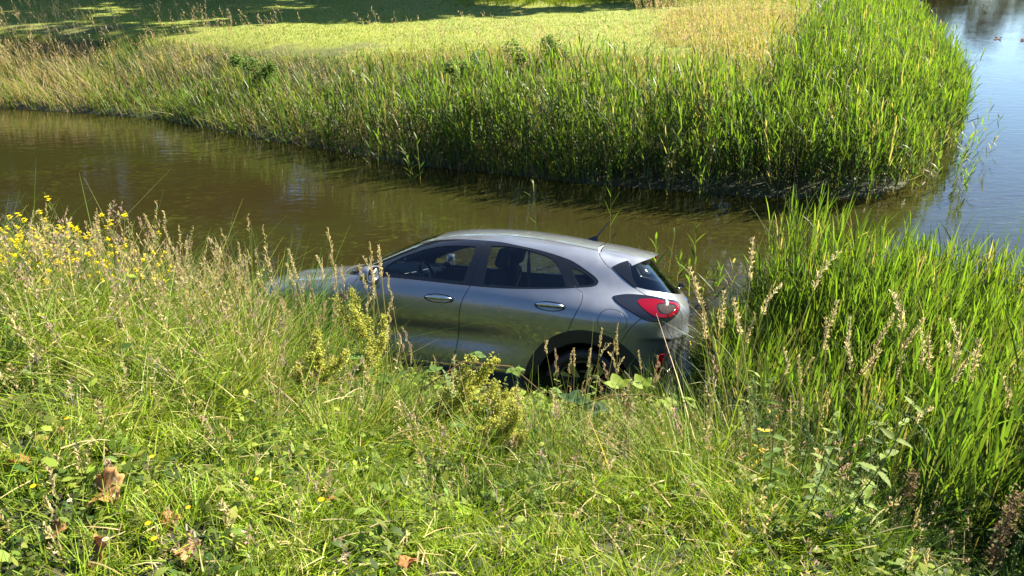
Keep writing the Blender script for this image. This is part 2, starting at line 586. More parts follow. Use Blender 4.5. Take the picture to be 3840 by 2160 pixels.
def build_car():
    # pose: rolled towards the water, tail to the right
    Rm = np.array([[0.9780565856, 0.1970452207, 0.0676645869], [-0.1891204506, 0.9759505735, -0.1084155578], [-0.0874000599, 0.0932398031, 0.9918001666]])
    C = np.array([3.94752453, -7.18875033, 1.76440027])
    c, s = math.cos(PITCH), math.sin(PITCH)
    A = np.array([[1, 0, 0], [0, c, s], [0, -s, c]]) @ Rm
    O = np.array([0.0, 0, 0])
    M = Matrix.Identity(4)
    for i in range(3):
        for j in range(3): M[i][j] = A[i, j]
    t = A @ (O - C) + np.array([0, 0, CAM_H])
    M.translation = Vector(t)
    car = empty("car")
    car.matrix_world = M
    global CAR_M, CAR_O
    CAR_M = np.array(M); CAR_O = O
    tag(car, "silver grey five-door hatchback crashed off the bank, nose down in the canal water", "car")

    # materials ----------------------------------------------------
    paint, nt, b, out = new_mat("silver metallic paint")
    b.inputs["Base Color"].default_value = (.36, .38, .42, 1)
    b.inputs["Metallic"].default_value = .70; b.inputs["Roughness"].default_value = .40
    b.inputs["Coat Weight"].default_value = 1; b.inputs["Coat Roughness"].default_value = .015; b.inputs["Coat IOR"].default_value = 1.85
    tc = nt.nodes.new("ShaderNodeTexCoord"); n = nt.nodes.new("ShaderNodeTexNoise"); n.inputs["Scale"].default_value = 6; n.inputs["Detail"].default_value = 9
    nt.links.new(tc.outputs["Object"], n.inputs["Vector"])
    rr = nt.nodes.new("ShaderNodeMapRange"); rr.inputs["From Min"].default_value = .45; rr.inputs["From Max"].default_value = .8
    rr.inputs["To Min"].default_value = .38; rr.inputs["To Max"].default_value = .48
    nt.links.new(n.outputs["Fac"], rr.inputs["Value"]); nt.links.new(rr.outputs[0], b.inputs["Roughness"])
    # thin road dust and dried splashes, uneven over the whole body
    n2 = nt.nodes.new("ShaderNodeTexNoise"); n2.inputs["Scale"].default_value = 2.2; n2.inputs["Detail"].default_value = 12; n2.inputs["Roughness"].default_value = .7
    nt.links.new(tc.outputs["Object"], n2.inputs["Vector"])
    dr = nt.nodes.new("ShaderNodeMapRange"); dr.inputs["From Min"].default_value = .46; dr.inputs["From Max"].default_value = .72; dr.inputs["To Max"].default_value = .30
    nt.links.new(n2.outputs["Fac"], dr.inputs["Value"])
    mxd = nt.nodes.new("ShaderNodeMix"); mxd.data_type = 'RGBA'; mxd.inputs["A"].default_value = (.215, .228, .255, 1); mxd.inputs["B"].default_value = (.17, .15, .115, 1)
    nt.links.new(dr.outputs[0], mxd.inputs["Factor"]); nt.links.new(mxd.outputs["Result"], b.inputs["Base Color"])
    cr = nt.nodes.new("ShaderNodeMapRange"); cr.inputs["From Min"].default_value = .42; cr.inputs["From Max"].default_value = .75; cr.inputs["To Min"].default_value = .012; cr.inputs["To Max"].default_value = .08
    nt.links.new(n2.outputs["Fac"], cr.inputs["Value"]); nt.links.new(cr.outputs[0], b.inputs["Coat Roughness"])
    blackg = pmat("black gloss trim", (.008, .008, .009), .12, coat=.5)
    rubber = pmat("dark plastic cladding", (.018, .018, .019), .6, noise=.3, nscale=40)
    inner = pmat("dark inner panels", (.012, .012, .014), .8)
    cloth = pmat("dark seat cloth", (.022, .023, .027), .85, noise=.25, nscale=90, bump=.3)
    dashm = pmat("soft dashboard plastic", (.12, .13, .135), .5, noise=.15, nscale=60)
    chrome = pmat("bright chrome", (.75, .76, .78), .09, metal=1)
    satin = pmat("satin metal", (.55, .57, .6), .22, metal=1)
    redm = pmat("red lamp plastic", (.16, .0015, .008), .07, spec=.4)
    clear = pmat("clear lamp plastic", (.045, .036, .030), .07, spec=.25, metal=.0, coat=0, noise=.7, nscale=50)
    smoke = pmat("smoked lamp glass", (.03, .035, .05), .06, coat=1)
    mirror = pmat("mirror glass", (.85, .87, .88), .01, metal=1)
    white = pmat("pale roof lining", (.35, .36, .37), .9)
    gside = glass_mat("side window glass", (.70, .75, .75))
    gfront = glass_mat("windscreen glass", (.72, .78, .76))
    grear = glass_mat("rear window glass", (.40, .44, .44), 1.3, .02)

    # feature curves in (u, z) on the near side ---------------------
    dlo = curve([(1.02, 1.052), (1.02, 1.052), (1.12, 1.112), (1.26, 1.195), (1.405, 1.271), (1.62, 1.341), (1.823, 1.392), (1.993, 1.422), (2.154, 1.438), (2.387, 1.443), (2.551, 1.440),
                 (2.721, 1.420), (2.907, 1.396), (3.100, 1.356), (3.277, 1.303), (3.431, 1.238), (3.504, 1.196), (3.525, 1.166), (3.505, 1.141), (3.448, 1.124), (3.300, 1.107),
                 (3.032, 1.078), (2.669, 1.051), (2.327, 1.047), (2.019, 1.052), (1.704, 1.057), (1.496, 1.056), (1.303, 1.050), (1.16, 1.046)], True)
    glf = curve([(1.50, 1.09), (1.50, 1.09), (1.535, 1.160), (1.653, 1.241), (1.763, 1.290), (1.873, 1.332), (1.970, 1.358), (2.101, 1.378), (2.256, 1.388), (2.322, 1.386), (2.322, 1.386), (2.312, 1.293), (2.286, 1.190), (2.262, 1.079), (2.262, 1.079), (2.013, 1.081), (1.738, 1.085)], True)
    glr = curve([(2.462, 1.405), (2.462, 1.405), (2.619, 1.410), (2.775, 1.396), (2.930, 1.366), (3.026, 1.332), (3.087, 1.276), (3.152, 1.175), (3.184, 1.105), (3.184, 1.105), (2.976, 1.086), (2.684, 1.070), (2.457, 1.066), (2.457, 1.066), (2.457, 1.206)], True)
    glq = curve([(3.225, 1.268), (3.225, 1.268), (3.318, 1.249), (3.416, 1.212), (3.474, 1.178), (3.484, 1.156), (3.452, 1.142), (3.320, 1.130), (3.320, 1.130), (3.266, 1.197)], True)
    gap_b = curve([(2.40, 1.5), (2.387, 1.441), (2.380, 1.340), (2.362, 1.220), (2.333, 1.046), (2.297, .953), (2.275, .878), (2.266, .796), (2.260, .666), (2.248, .509), (2.240, .400), (2.232, .33), (2.221, .20)])
    gap_f = curve([(1.42, 1.10), (1.33, 1.05), (1.262, 1.005), (1.236, .950), (1.219, .873), (1.216, .782), (1.220, .680), (1.232, .55), (1.26, .42), (1.30, .33)])
    gap_r = curve([(3.06, 1.42), (3.092, 1.358), (3.183, 1.245), (3.287, 1.108), (3.330, 1.080), (3.358, 1.049), (3.349, .989), (3.316, .919), (3.285, .846), (3.248, .745), (3.201, .64), (3.19, .60), (3.10, .50)])
    # tailgate shut line from the roof down to the lamp, and from the lamp to the middle of the tail
    P0 = top_pt([(3.44, .0), (3.43, -.2), (3.415, -.40), (3.425, -.50)])
    tg_up = np.r_[curve(side_uv(P0)[2:]), curve([(3.601, 1.423), (3.585, 1.385), (3.634, 1.317), (3.686, 1.282), (3.784, 1.215), (3.869, 1.138), (3.935, 1.088), (3.99, 1.05)])[1:]]
    tg_lo = curve([(4.012, .90), (4.018, .85), (4.045, .79), (4.09, .72), (4.14, .672), (4.20, .655), (4.35, .652), (4.55, .652), (UC, .652)])
    bump = curve([(3.84, .90), (3.815, .89), (3.743, .797), (3.702, .69), (3.66, .60)])
    lamp = curve([(3.646, 1.054), (3.743, 1.076), (3.831, 1.083), (3.949, 1.080), (4.038, 1.069), (4.145, 1.050), (4.212, 1.026), (4.218, 1.003), (4.160, .956), (4.083, .911), (4.005, .887), (3.924, .876), (3.866, .882), (3.812, .910), (3.733, .964), (3.660, 1.022)], True)
    red1 = curve([(3.835, 1.024), (3.893, 1.050), (3.993, 1.054), (4.042, 1.045), (4.042, 1.045), (4.038, 1.022), (4.038, 1.022), (3.985, 1.018), (3.955, .995), (3.949, .966), (3.960, .944), (4.012, .936), (4.012, .936), (4.006, .912), (4.006, .912), (3.927, .915), (3.877, .949), (3.845, .991)], True)
    red2 = curve([(4.052, 1.044), (4.052, 1.044), (4.163, 1.027), (4.192, 1.003), (4.134, .958), (4.076, .930), (4.022, .914), (4.022, .914), (4.026, .936), (4.026, .936), (4.081, .962), (4.132, .992), (4.134, 1.008), (4.052, 1.024), (4.052, 1.024)], True)
    clr = curve([(3.962, .968), (3.966, 1.0), (3.995, 1.014), (4.045, 1.018), (4.125, 1.004), (4.12, .99), (4.075, .967), (4.02, .942), (3.975, .950)], True)
    th = np.linspace(0, 2 * math.pi, 64, endpoint=False)
    AX, AZ = 3.405, .235
    arc = lambda cx, cz, rx, rz: np.c_[cx + rx * np.cos(th), cz + rz * np.sin(th)]
    a_out, a_in = arc(AX, AZ, .525, .520), arc(AX, AZ, .425, .415)
    f_out, f_in = arc(.80, AZ, .52, .51), arc(.80, AZ, .42, .41)
    cap = arc(3.609, .853, .113, .103)
    refl = curve([(4.032, .592), (4.032, .592), (3.998, .588), (3.980, .53), (3.974, .45), (3.978, .375), (3.978, .375), (4.008, .40), (4.028, .48)], True)
    rgl = curve([(3.905, 1.36), (3.905, 1.36), (3.879, 1.241), (3.899, 1.145), (3.899, 1.145), (4.0, 1.126), (4.112, 1.112), (4.30, 1.092), (4.420, 1.083), (4.55, 1.075), (UC, 1.072), (UC, 1.072), (UC, 1.40), (UC, 1.40), (4.3, 1.395)], True)
    blade = curve([(3.70, 1.30), (3.70, 1.30), (3.80, 1.335), (3.905, 1.36), (3.905, 1.36), (3.879, 1.241), (3.895, 1.146), (3.895, 1.146), (3.872, 1.148), (3.786, 1.222)], True)
    # top outline of the side domain
    yd = spl([.2, .5, .9, 1.08, 1.3, 1.6, 1.9, 2.3, 2.8, 3.43], [.60, .68, .715, .70, .62, .52, .44, .44, .465, .49])
    xs = np.arange(.22, 3.431, .02)
    ditch_xy = np.c_[xs, -yd(xs)]
    nose = curve([(.045, 0), (.06, -.2), (.11, -.42), (.22, -.60)])
    edge_top = top_pt(np.r_[nose[:-1], ditch_xy])
    rear_xy = curve([(3.43, -.49), (3.55, -.515), (3.68, -.50), (3.78, -.40), (3.85, -.22), (3.87, 0)])[1:]
    edge_rear = top_pt(rear_xy)
    eu = side_uv(np.r_[edge_top, edge_rear])
    eu[0, 0] = UFC; eu[-1, 0] = UC
    zb = .17
    bot = np.c_[np.arange(UC, UFC, -.03), 0 * np.arange(UC, UFC, -.03) + zb]; bot[0, 0] = UC
    bot = np.r_[bot, [[UFC, zb]]]
    outline = np.r_[eu, bot]
    sill = np.c_[np.arange(1.0, 3.2, .02), 0 * np.arange(1.0, 3.2, .02) + .334]
    ch1 = np.c_[np.arange(1.1, 3.05, .02), .300 + 0 * np.arange(1.1, 3.05, .02)]
    skirtz = np.c_[np.arange(3.7, UC, .02), .33 + 0 * np.arange(3.7, UC, .02)]
    curves = [(dlo, True), (glf, True), (glr, True), (glq, True), (gap_b, False), (gap_f, False), (gap_r, False), (tg_up, False), (tg_lo, False), (bump, False), (lamp, True),
              (red1, True), (red2, True), (clr, True), (a_out, True), (a_in, True), (f_out, True), (f_in, True), (cap, True), (refl, True), (rgl, True), (blade, True), (sill, False), (ch1, False), (skirtz, False)]
    v, f, cen = triangulate(curves, outline, .026, (UFC, zb), (UC, 1.6))
    S = Shell(side_pt(v), f)
    u, z = cen.T
    lab = np.full(len(f), 'x', dtype='<U10')
    xg = lambda cv, zz: np.interp(zz, cv[::-1, 1] if cv[0, 1] > cv[-1, 1] else cv[:, 1], cv[::-1, 0] if cv[0, 1] > cv[-1, 1] else cv[:, 0])
    free = lambda: lab == 'x'
    def put(mask, n): lab[mask & (lab == 'x')] = n
    put(inpoly(cen, red1) , 'red_a'); put(inpoly(cen, red2), 'red_b'); put(inpoly(cen, clr), 'clear'); put(inpoly(cen, lamp), 'lamp')
    put(inpoly(cen, glf), 'glf'); put(inpoly(cen, glr), 'glr'); put(inpoly(cen, glq), 'glq'); put(inpoly(cen, dlo), 'dlo')
    put(inpoly(cen, rgl), 'rgl'); put(inpoly(cen, blade), 'blade')
    put(inpoly(cen, a_in) | inpoly(cen, f_in), 'hole')
    put(inpoly(cen, a_out) | inpoly(cen, f_out), 'arch')
    put(inpoly(cen, cap), 'cap'); put(inpoly(cen, refl), 'refl')
    mid = (u > 1.1) & (u < 3.05)
    put(mid & (z < .334) & (z > .300), 'chrome'); put(mid & (z < .300), 'sill'); put((u > 3.7) & (z < .33), 'sill'); put((u < .5) & (z < .40), 'sill')
    # tailgate: right of the upper shut line, above the lower one
    tgx = np.interp(z, tg_up[::-1, 1], tg_up[::-1, 0]); tlz = np.interp(u, tg_lo[:, 0], tg_lo[:, 1])
    lox = np.interp(z, tg_lo[:9][::-1, 1], tg_lo[:9][::-1, 0])
    tglo_x = np.interp(z, np.sort(tg_lo[:, 1])[:], tg_lo[np.argsort(tg_lo[:, 1]), 0])
    split = 4.03
    is_tg = np.where(z > 1.045, u > tgx, np.where(z > .655, u > np.interp(z, [.655, .672, .72, .79, .85, .90, 1.045], [4.20, 4.14, 4.09, 4.045, 4.018, 4.012, 4.02]), False))
    tgpoly = np.r_[tg_up, tg_lo, [[UC, 1.6], [3.5, 1.6]]]
    put(inpoly(cen, tgpoly), 'tailgate')
    bx = np.interp(z, bump[::-1, 1], bump[::-1, 0])
    put((u > bx) & (z < .93), 'bumper')
    put((u > 3.95) & (z < .93), 'bumper')
    fx = xg(gap_f, z); gbx = xg(gap_b, z); rx = xg(gap_r, z)
    put((u < fx) & (z < 1.12) & (u < 1.45), 'fender')
    belt = z < 1.10
    put(belt & (u < gbx), 'door_f'); put(belt & (u < rx) & (z < 1.115), 'door_r')
    put(z > 0, 'side')
    # tiny slivers of side left below the belt between curves go to the doors
    # chained labels for black frame: split at door gaps
    dl = lab == 'dlo'
    lab[dl & (u < gbx)] = 'dlo_f'; lab[dl & (u >= gbx) & (u < rx)] = 'dlo_r'; lab[dl & (u >= rx)] = 'dlo_q'
    pn = lambda name, key, mat, **k: S.panel(name, np.isin(lab, key if isinstance(key, (list, tuple)) else [key]), mat, car, **k)
    pn("side_panel", 'side', paint, mirror=True)
    d1 = pn("front_door", 'door_f', paint, mirror=True)
    d2 = pn("rear_door", 'door_r', paint, mirror=True)
    pn("front_wing", 'fender', paint, mirror=True)
    pn("window_frame", 'dlo_f', blackg, mirror=True, lift=-.002, inset=.002)
    pn("window_frame", 'dlo_r', blackg, mirror=True, lift=-.002, inset=.002)
    pn("window_frame", 'dlo_q', blackg, mirror=True, lift=-.002, inset=.002)
    for k in ('glf', 'glr', 'glq'):
        pn("side_window", k, gside, mirror=True, lift=-.006, inset=-.003, skirt=0)
    lab[(lab == 'arch') & (u < 2.2)] = 'arch_f'
    lab[(lab == 'sill') & (u > 3.6)] = 'valance'; lab[(lab == 'sill') & (u < .9)] = 'valance_f'
    pn("wheel_arch_cladding", 'arch', rubber, mirror=True, lift=.012, inset=0, skirt=.05)
    pn("wheel_arch_cladding", 'arch_f', rubber, mirror=True, lift=.012, inset=0, skirt=.05)
    pn("rear_valance", 'valance', rubber, whole=True, lift=.004)
    pn("front_valance", 'valance_f', rubber, whole=True, lift=.004)
    pn("sill_cladding", 'sill', rubber, mirror=True, lift=.004)
    pn("chrome_strip", 'chrome', chrome, mirror=True, lift=.010, inset=.0)
    pn("fuel_cap", 'cap', paint, inset=.002)
    pn("rear_bumper", 'bumper', paint, whole=True)
    pn("reflector", 'refl', pmat("bright red reflector", (.62, .006, .02), .2, coat=.5), mirror=True, lift=.004, inset=0)
    tg = pn("tailgate", 'tailgate', paint, whole=True)
    pn("rear_window", 'rgl', grear, whole=True, lift=-.004, inset=-.002, skirt=0)
    pn("rear_blade", 'blade', blackg, mirror=True, lift=.006, inset=0)
    lm = pn("tail_lamp", 'lamp', pmat("smoked lamp cover", (.012, .014, .022), .05, spec=.45), lift=.008, inset=.001, mirror=True)
    for key, mt in (('red_a', redm), ('red_b', redm), ('clear', clear)):
        for sgn in (0, 1):
            q = S.panel("lamp_lens", lab == key, mt, None, lift=.011, inset=.0015)
            if sgn:
                me = q.data
                co = np.array([tuple(w.co) for w in me.vertices]) * (1, -1, 1)
                N_ = [tuple(np.array(n_.vector) * (1, -1, 1)) for n_ in me.corner_normals]
                ff = [tuple(p.vertices)[::-1] for p in me.polygons]
                bpy.data.objects.remove(q)
                q = mesh_obj("lamp_lens", co, ff, mt, smooth=True)
            lamps = [o for o in car.children if o.name.startswith("tail_lamp")]
            q.parent = lamps[sgn]
    # dark inner skin behind all closed panels
    opaque = np.isin(lab, ['side', 'door_f', 'door_r', 'fender', 'sill', 'valance', 'valance_f', 'chrome', 'cap', 'bumper', 'refl', 'lamp', 'red_a', 'red_b', 'clear', 'tailgate', 'blade'])
    S.panel("inner_skin", opaque, inner, car, lift=-.026, inset=-.004, skirt=0, whole=True)

    # roof, bonnet, windscreen --------------------------------------
    ty = lambda pts: np.c_[np.array(pts)[:, 0], -np.abs(np.array(pts)[:, 1])]
    out2 = np.r_[nose[:-1], ditch_xy, curve([(3.43, -.49), (3.42, -.40), (3.43, -.2), (3.44, 0)])[1:]]
    midl = np.arange(3.42, .05, -.03)
    out2 = np.r_[out2, np.c_[midl, 0 * midl]]
    cowl_a = curve([(.93, 0), (.96, -.25), (1.02, -.5), (1.085, -.69)])
    cowl_b = curve([(1.05, 0), (1.075, -.25), (1.12, -.5), (1.17, -.67)])
    scr_a = curve([(1.10, 0), (1.12, -.25), (1.165, -.5), (1.22, -.615)])
    scr_t = curve([(1.86, 0), (1.84, -.25), (1.80, -.435)])
    hdr = curve([(1.92, 0), (1.90, -.25), (1.865, -.46)])
    scr_s = np.c_[np.arange(1.16, 1.90, .02), -(yd(np.arange(1.16, 1.90, .02)) - .028)]
    v2, f2, c2 = triangulate([(cowl_a, False), (cowl_b, False), (scr_a, False), (scr_t, False), (hdr, False), (scr_s, False)], out2, .03, (0, -.8), (3.5, 0))
    T = Shell(top_pt(v2), f2)
    cx, cy = c2[:, 0], -c2[:, 1]
    g = lambda cv: np.interp(cy, -cv[:, 1], cv[:, 0])
    hood = cx < g(cowl_a); cw = ~hood & (cx < g(cowl_b)); roof = cx > g(hdr)
    glass = ~hood & ~cw & ~roof & (cx > g(scr_a)) & (cx < g(scr_t)) & (cy < yd(cx) - .028)
    frit = ~hood & ~cw & ~roof & ~glass
    T.panel("bonnet", hood, paint, car, whole=True)
    T.panel("cowl_panel", cw, rubber, car, whole=True, lift=-.006, skirt=0)
    T.panel("windscreen", glass, gfront, car, whole=True, lift=-.003, inset=-.002, skirt=0)
    T.panel("windscreen_border", frit, blackg, car, whole=True, lift=-.003, inset=0, skirt=0)
    T.panel("roof", roof, paint, car, whole=True, inset=.010)
    T.panel("roof_lining", roof, white, car, whole=True, lift=-.03, inset=-.02, skirt=0)
    T.panel("inner_skin", hood | cw, inner, car, whole=True, lift=-.03, inset=-.01, skirt=0)
    # spoiler: carries the roof line back over the rear window
    ny_, nx_ = 33, 12
    V = []; FF = []
    for i in range(ny_):
        y = -.56 + 1.12 * i / (ny_ - 1); a = abs(y)
        x0 = 3.447 + .0 * a; x1 = 3.955 - .13 * (a / .56)**2 - .10 * max(0, (a - .40) / .16)**2
        for k in range(nx_):
            x = x0 + (x1 - x0) * k / (nx_ - 1)
            zt = float(Hc(np.array([x]))[0]) - .085 * (a / .6)**2.2 - .0 + .008 * math.sin(math.pi * k / (nx_ - 1)) - 3.2 * max(0, a - .43)**2
            if x < 3.55: zt = min(zt, float(top_pt([(x, min(a, .5))])[0, 2]) + .004 + .1 * max(0, .5 - a) * 0) if a < .5 else zt
            V.append((x, y, zt))
    top_n = len(V)
    for i in range(ny_):
        y = -.56 + 1.12 * i / (ny_ - 1)
        for k in range(nx_):
            x, yy, zz = V[i * nx_ + k]
            V.append((x - .004 * k, yy * .99, zz - .022 - .045 * (1 - k / (nx_ - 1))))
    for i in range(ny_ - 1):
        for k in range(nx_ - 1):
            a = i * nx_ + k
            FF.append((a, a + 1, a + nx_ + 1, a + nx_)); b_ = a + top_n
            FF.append((b_, b_ + nx_, b_ + nx_ + 1, b_ + 1))
        a = i * nx_ + nx_ - 1; FF.append((a, a + top_n, a + nx_ + top_n, a + nx_))
        a = i * nx_; FF.append((a + top_n, a, a + nx_, a + nx_ + top_n))
    for k in range(nx_ - 1):
        FF.append((k, k + top_n, k + 1 + top_n, k + 1)); a = (ny_ - 1) * nx_ + k; FF.append((a + top_n, a, a + 1, a + 1 + top_n))
    o = mesh_obj("spoiler", V, FF, paint, car, smooth=True)
    o.data.set_sharp_from_angle(angle=rad(40))
    V, FF = rbox((3.93, 0, 1.385), (.02, .26, .018), .006)
    mesh_obj("brake_light", V, FF, redm, car, smooth=True)

    # door handles
    for (ux, zz) in ((2.067, .912), (3.071, .934)):
        for sy in (-1, 1):
            P = side_pt([(ux, zz)])[0]; N = nrm(P[None])[0]
            hw, hh = .138, .041
            t = np.linspace(0, 2 * math.pi, 40, endpoint=False)
            # recess dish: black gloss oval rim with a body-colour scoop
            Vd = []; rings = [(1.0, .002), (.93, .004), (.80, -.004), (.4, -.016), (0.02, -.018)]
            for r_, d_ in rings:
                for a in t:
                    q = np.array([ux + hw * r_ * math.cos(a), zz + hh * r_ * math.sin(a)])
                    Vd.append(q)
            Vp = side_pt(np.array(Vd)); Np = nrm(Vp)
            off = np.repeat([d_ for _, d_ in rings], 40)
            Vp = Vp + Np * off[:, None] + Np * .002
            Vp[:, 1] *= -sy
            Fd = []
            for r_ in range(len(rings) - 1):
                for k in range(40):
                    Fd.append((r_*40 + k, r_*40 + (k+1) % 40, (r_+1)*40 + (k+1) % 40, (r_+1)*40 + k))
            parent = [o for o in car.children if o.name.startswith("front_door" if ux < 2.5 else "rear_door")][0 if sy < 0 else 1]
            mesh_obj("handle_cup", Vp, Fd, blackg, parent, smooth=True)
            # grip bar
            n_ = 17; path = []; rr_ = []
            for k in range(n_):
                s_ = k / (n_ - 1) * 2 - 1
                q = side_pt([(ux + .125 * s_, zz + .006)])[0] + N * (.006 + .028 * (1 - s_**4))
                path.append(q * (1, -sy, 1)); rr_.append(.0165 * (1 - abs(s_)**5 * .55))
            Vt, Ft = tube(path, rr_, 10)
            mesh_obj("door_handle", Vt, Ft, satin, parent, smooth=True)

    # wheels
    for wx in (AX, .80):
        for sy in (-1, 1):
            yo = -.835
            prof = [(.25, .03), (.262, .0), (.30, -.012), (.335, -.004), (.352, .02), (.357, .06), (.357, .17), (.35, .20), (.30, .215), (.25, .20)]
            V, FF = lathe_pts(prof, 56)
            V[:, 1] += yo; V += (wx, 0, .225); V[:, 1] *= -sy
            wheel = mesh_obj("wheel", V, FF, rubber, car, smooth=True)
            parts = []
            prof = [(.255, .018), (.247, .006), (.236, .010), (.225, .05), (.225, .19)]
            Vr, Fr = lathe_pts(prof, 56)
            parts.append((Vr, Fr))
            for k in range(5):
                a = 2 * math.pi * k / 5 + rad(62)
                for off_, wd in ((-.17, .022), (.17, .022)):
                    n0, n1 = .045, .236
                    pts = []
                    for rr_, aa, w_ in ((n0, a + off_ * .6, .030), (n1, a + off_ * 1.35, .020)):
                        c_, s_ = math.cos(aa), math.sin(aa)
                        px_, pz_ = -s_, c_
                        for sg in (-1, 1):
                            pts.append((rr_ * c_ + px_ * w_ * sg, .028 if rr_ < .1 else .014, rr_ * s_ + pz_ * w_ * sg))
                        for sg in (-1, 1):
                            pts.append((rr_ * c_ + px_ * w_ * sg * .8, .06, rr_ * s_ + pz_ * w_ * sg * .8))
                    parts.append((np.array(pts), [(0, 1, 5, 4), (1, 3, 7, 5), (2, 0, 4, 6), (3, 2, 6, 7)]))
            Vh, Fh = lathe_pts([(.0, .012), (.032, .012), (.058, .024), (.06, .06)], 24)
            parts.append((Vh, Fh))
            V, FF = join(parts)
            V[:, 1] += yo; V += (wx, 0, .225); V[:, 1] *= -sy
            mesh_obj("rim", V, FF, pmat("alloy rim", (.35, .36, .36), .3, metal=.9) if (wx == AX and sy == -1) else bpy.data.materials["alloy rim"], wheel)
            V, FF = lathe_pts([(.0, .10), (.15, .10), (.15, .12), (0, .12)], 32)
            V[:, 1] += yo; V += (wx, 0, .225); V[:, 1] *= -sy
            mesh_obj("brake_disc", V, FF, pmat("worn brake disc", (.12, .10, .09), .5, metal=.8), wheel)
    # wheel wells and floor
    parts = []
    for wx in (AX, .80):
        for sy in (-1, 1):
            V, FF = lathe_pts([(.0, -.50), (.42, -.50), (.42, -.83)], 48)
            V[:, 1] *= -sy; V += (wx, 0, .235)
            parts.append((V, FF))
    parts.append(rbox((2.15, 0, .25), (3.3, 1.30, .10), .03))
    V, FF = join(parts)
    mesh_obj("underbody", V, FF, inner, car)

    # door mirrors
    for sy in (-1, 1):
        cx_, cz_ = (1.44, 1.085) if sy < 0 else (1.66, 1.12)
        n_ = 26; V = []; FF = []
        secs = [(-.075, .50, .50), (-.066, .76, .78), (-.042, .94, .94), (-.01, 1.0, 1.0), (.018, 1.0, 1.0), (.028, .96, .95), (.029, .86, .84), (.016, .82, .80), (.016, .02, .02)]
        for dx, sy_, sz_ in secs:
            for k in range(n_):
                a = 2 * math.pi * k / n_; c_, s_ = math.cos(a), math.sin(a)
                e_ = 2 / 3.0
                V.append((cx_ + dx + .03 * (-c_ * .5 + .0), -.945 - .115 * sy_ * np.sign(c_) * abs(c_)**e_, cz_ + .074 * sz_ * np.sign(s_) * abs(s_)**e_ - .012 * c_))
        for i in range(len(secs) - 1):
            for k in range(n_):
                FF.append((i*n_ + k, i*n_ + (k+1) % n_, (i+1)*n_ + (k+1) % n_, (i+1)*n_ + k))
        FF.append(tuple(range(n_))[::-1])
        V = np.array(V)
        arm = rbox((cx_ - .01, -.835, cz_ - .03), (.07, .14, .035), .014)
        V2_, F2_ = join([(V, FF), arm]); V2_[:, 1] *= -sy
        mo = mesh_obj("door_mirror", V2_, F2_, paint if sy > 0 else paint, car, smooth=True)
        mo.data.set_sharp_from_angle(angle=rad(50))
        gl = V[6*n_:7*n_].copy(); gl = (gl - gl.mean(0)) * .97 + gl.mean(0); gl[:, 0] = cx_ + .022
        gl[:, 0] += -.03 * (gl[:, 1] + .945) * -1 * 1.0
        gl[:, 1] *= -sy
        mesh_obj("mirror_glass", gl, [tuple(range(n_))], mirror, mo)

    # antenna, rear wiper, number plate, lettering
    V, FF = join([(np.array([(3.22, -.022, 1.495), (3.22, .022, 1.495), (3.37, .028, 1.478), (3.37, -.028, 1.478), (3.345, 0, 1.545), (3.365, 0, 1.54), (3.27, 0, 1.512)]),
                   [(0, 6, 1), (0, 3, 5, 4, 6), (1, 6, 4, 5, 2), (3, 2, 5)]), tube([(3.352, 0, 1.53), (3.40, 0, 1.60), (3.462, 0, 1.69)], [.0095, .0075, .006], 6)])
    mesh_obj("antenna", V, FF, blackg, car)
    wv = [rbox((4.19, 0, 1.135), (.05, .05, .045), .012), tube([(4.20, 0, 1.13), (4.19, -.05, 1.12), (4.15, -.36, 1.135)], [.012, .009, .006], 6)]
    V, FF = join(wv); mesh_obj("rear_wiper", V, FF, blackg, car, smooth=True)
    yel = pmat("yellow number plate", (.75, .45, .02), .35)
    V, FF = rbox((0, 0, 0), (.008, .50, .105), .004)
    pl = mesh_obj("number_plate", V + np.array([4.318, 0, .56]), FF, yel, car)
    # lettering across the tail
    cu = bpy.data.curves.new("tmp", 'FONT'); cu.body = "P U M A"; cu.size = .075; cu.extrude = .002; cu.align_x = 'CENTER'
    to = bpy.data.objects.new("tmp", cu); COL.objects.link(to)
    me = bpy.data.meshes.new_from_object(to); bpy.data.objects.remove(to)
    co = np.array([tuple(w.co) for w in me.vertices])
    zz = .86 + co[:, 1]; yy = co[:, 0] * 1.25
    xx = Rz(zz) - .20 * (np.abs(yy) / .75)**2.6 + .003 + co[:, 2]
    mesh_obj("lettering", np.c_[xx, yy, zz], [tuple(p.vertices) for p in me.polygons], chrome, tg)
    t = np.linspace(0, 2 * math.pi, 32, endpoint=False)
    yy = .075 * np.cos(t); zz = 1.0 + .032 * np.sin(t); xx = Rz(zz) + .006
    V = np.r_[np.c_[xx, yy, zz], np.c_[xx - .01, yy * 1.05, zz]]
    mesh_obj("badge", V, [tuple(range(32))] + [(k, (k+1) % 32, 32 + (k+1) % 32, 32 + k) for k in range(32)], pmat("blue badge", (.02, .06, .25), .2, coat=1), tg)

    # cabin
    def seat(x, y, bench=False):
        wdt = .50 if not bench else 1.24
        r1 = Matrix.Rotation(rad(14), 4, 'Y')
        parts = [rbox((x - .25, y, .60), (.52, wdt, .15), .05, Matrix.Rotation(rad(-6), 4, 'Y')), rbox((x + .09, y, .885), (.13, wdt * .96, .58), .055, r1, (1, .86))]
        V, FF = join(parts)
        o = mesh_obj("rear_bench" if bench else "front_seat", V, FF, cloth, car, smooth=True)
        for hy in ([y] if not bench else [-.42, .42]):
            hx = x + .20
            V, FF = rbox((0, 0, 0), (.10, .25, .19), .045, r1, (1, .82))
            mesh_obj("headrest", V + np.array([hx, hy, 1.285]) , FF, cloth, o, smooth=True)
            for q in (-.06, .06):
                V, FF = tube([(hx - .03, hy + q, 1.12), (hx, hy + q, 1.23)], .006, 6); mesh_obj("headrest_rod", V, FF, chrome, o)
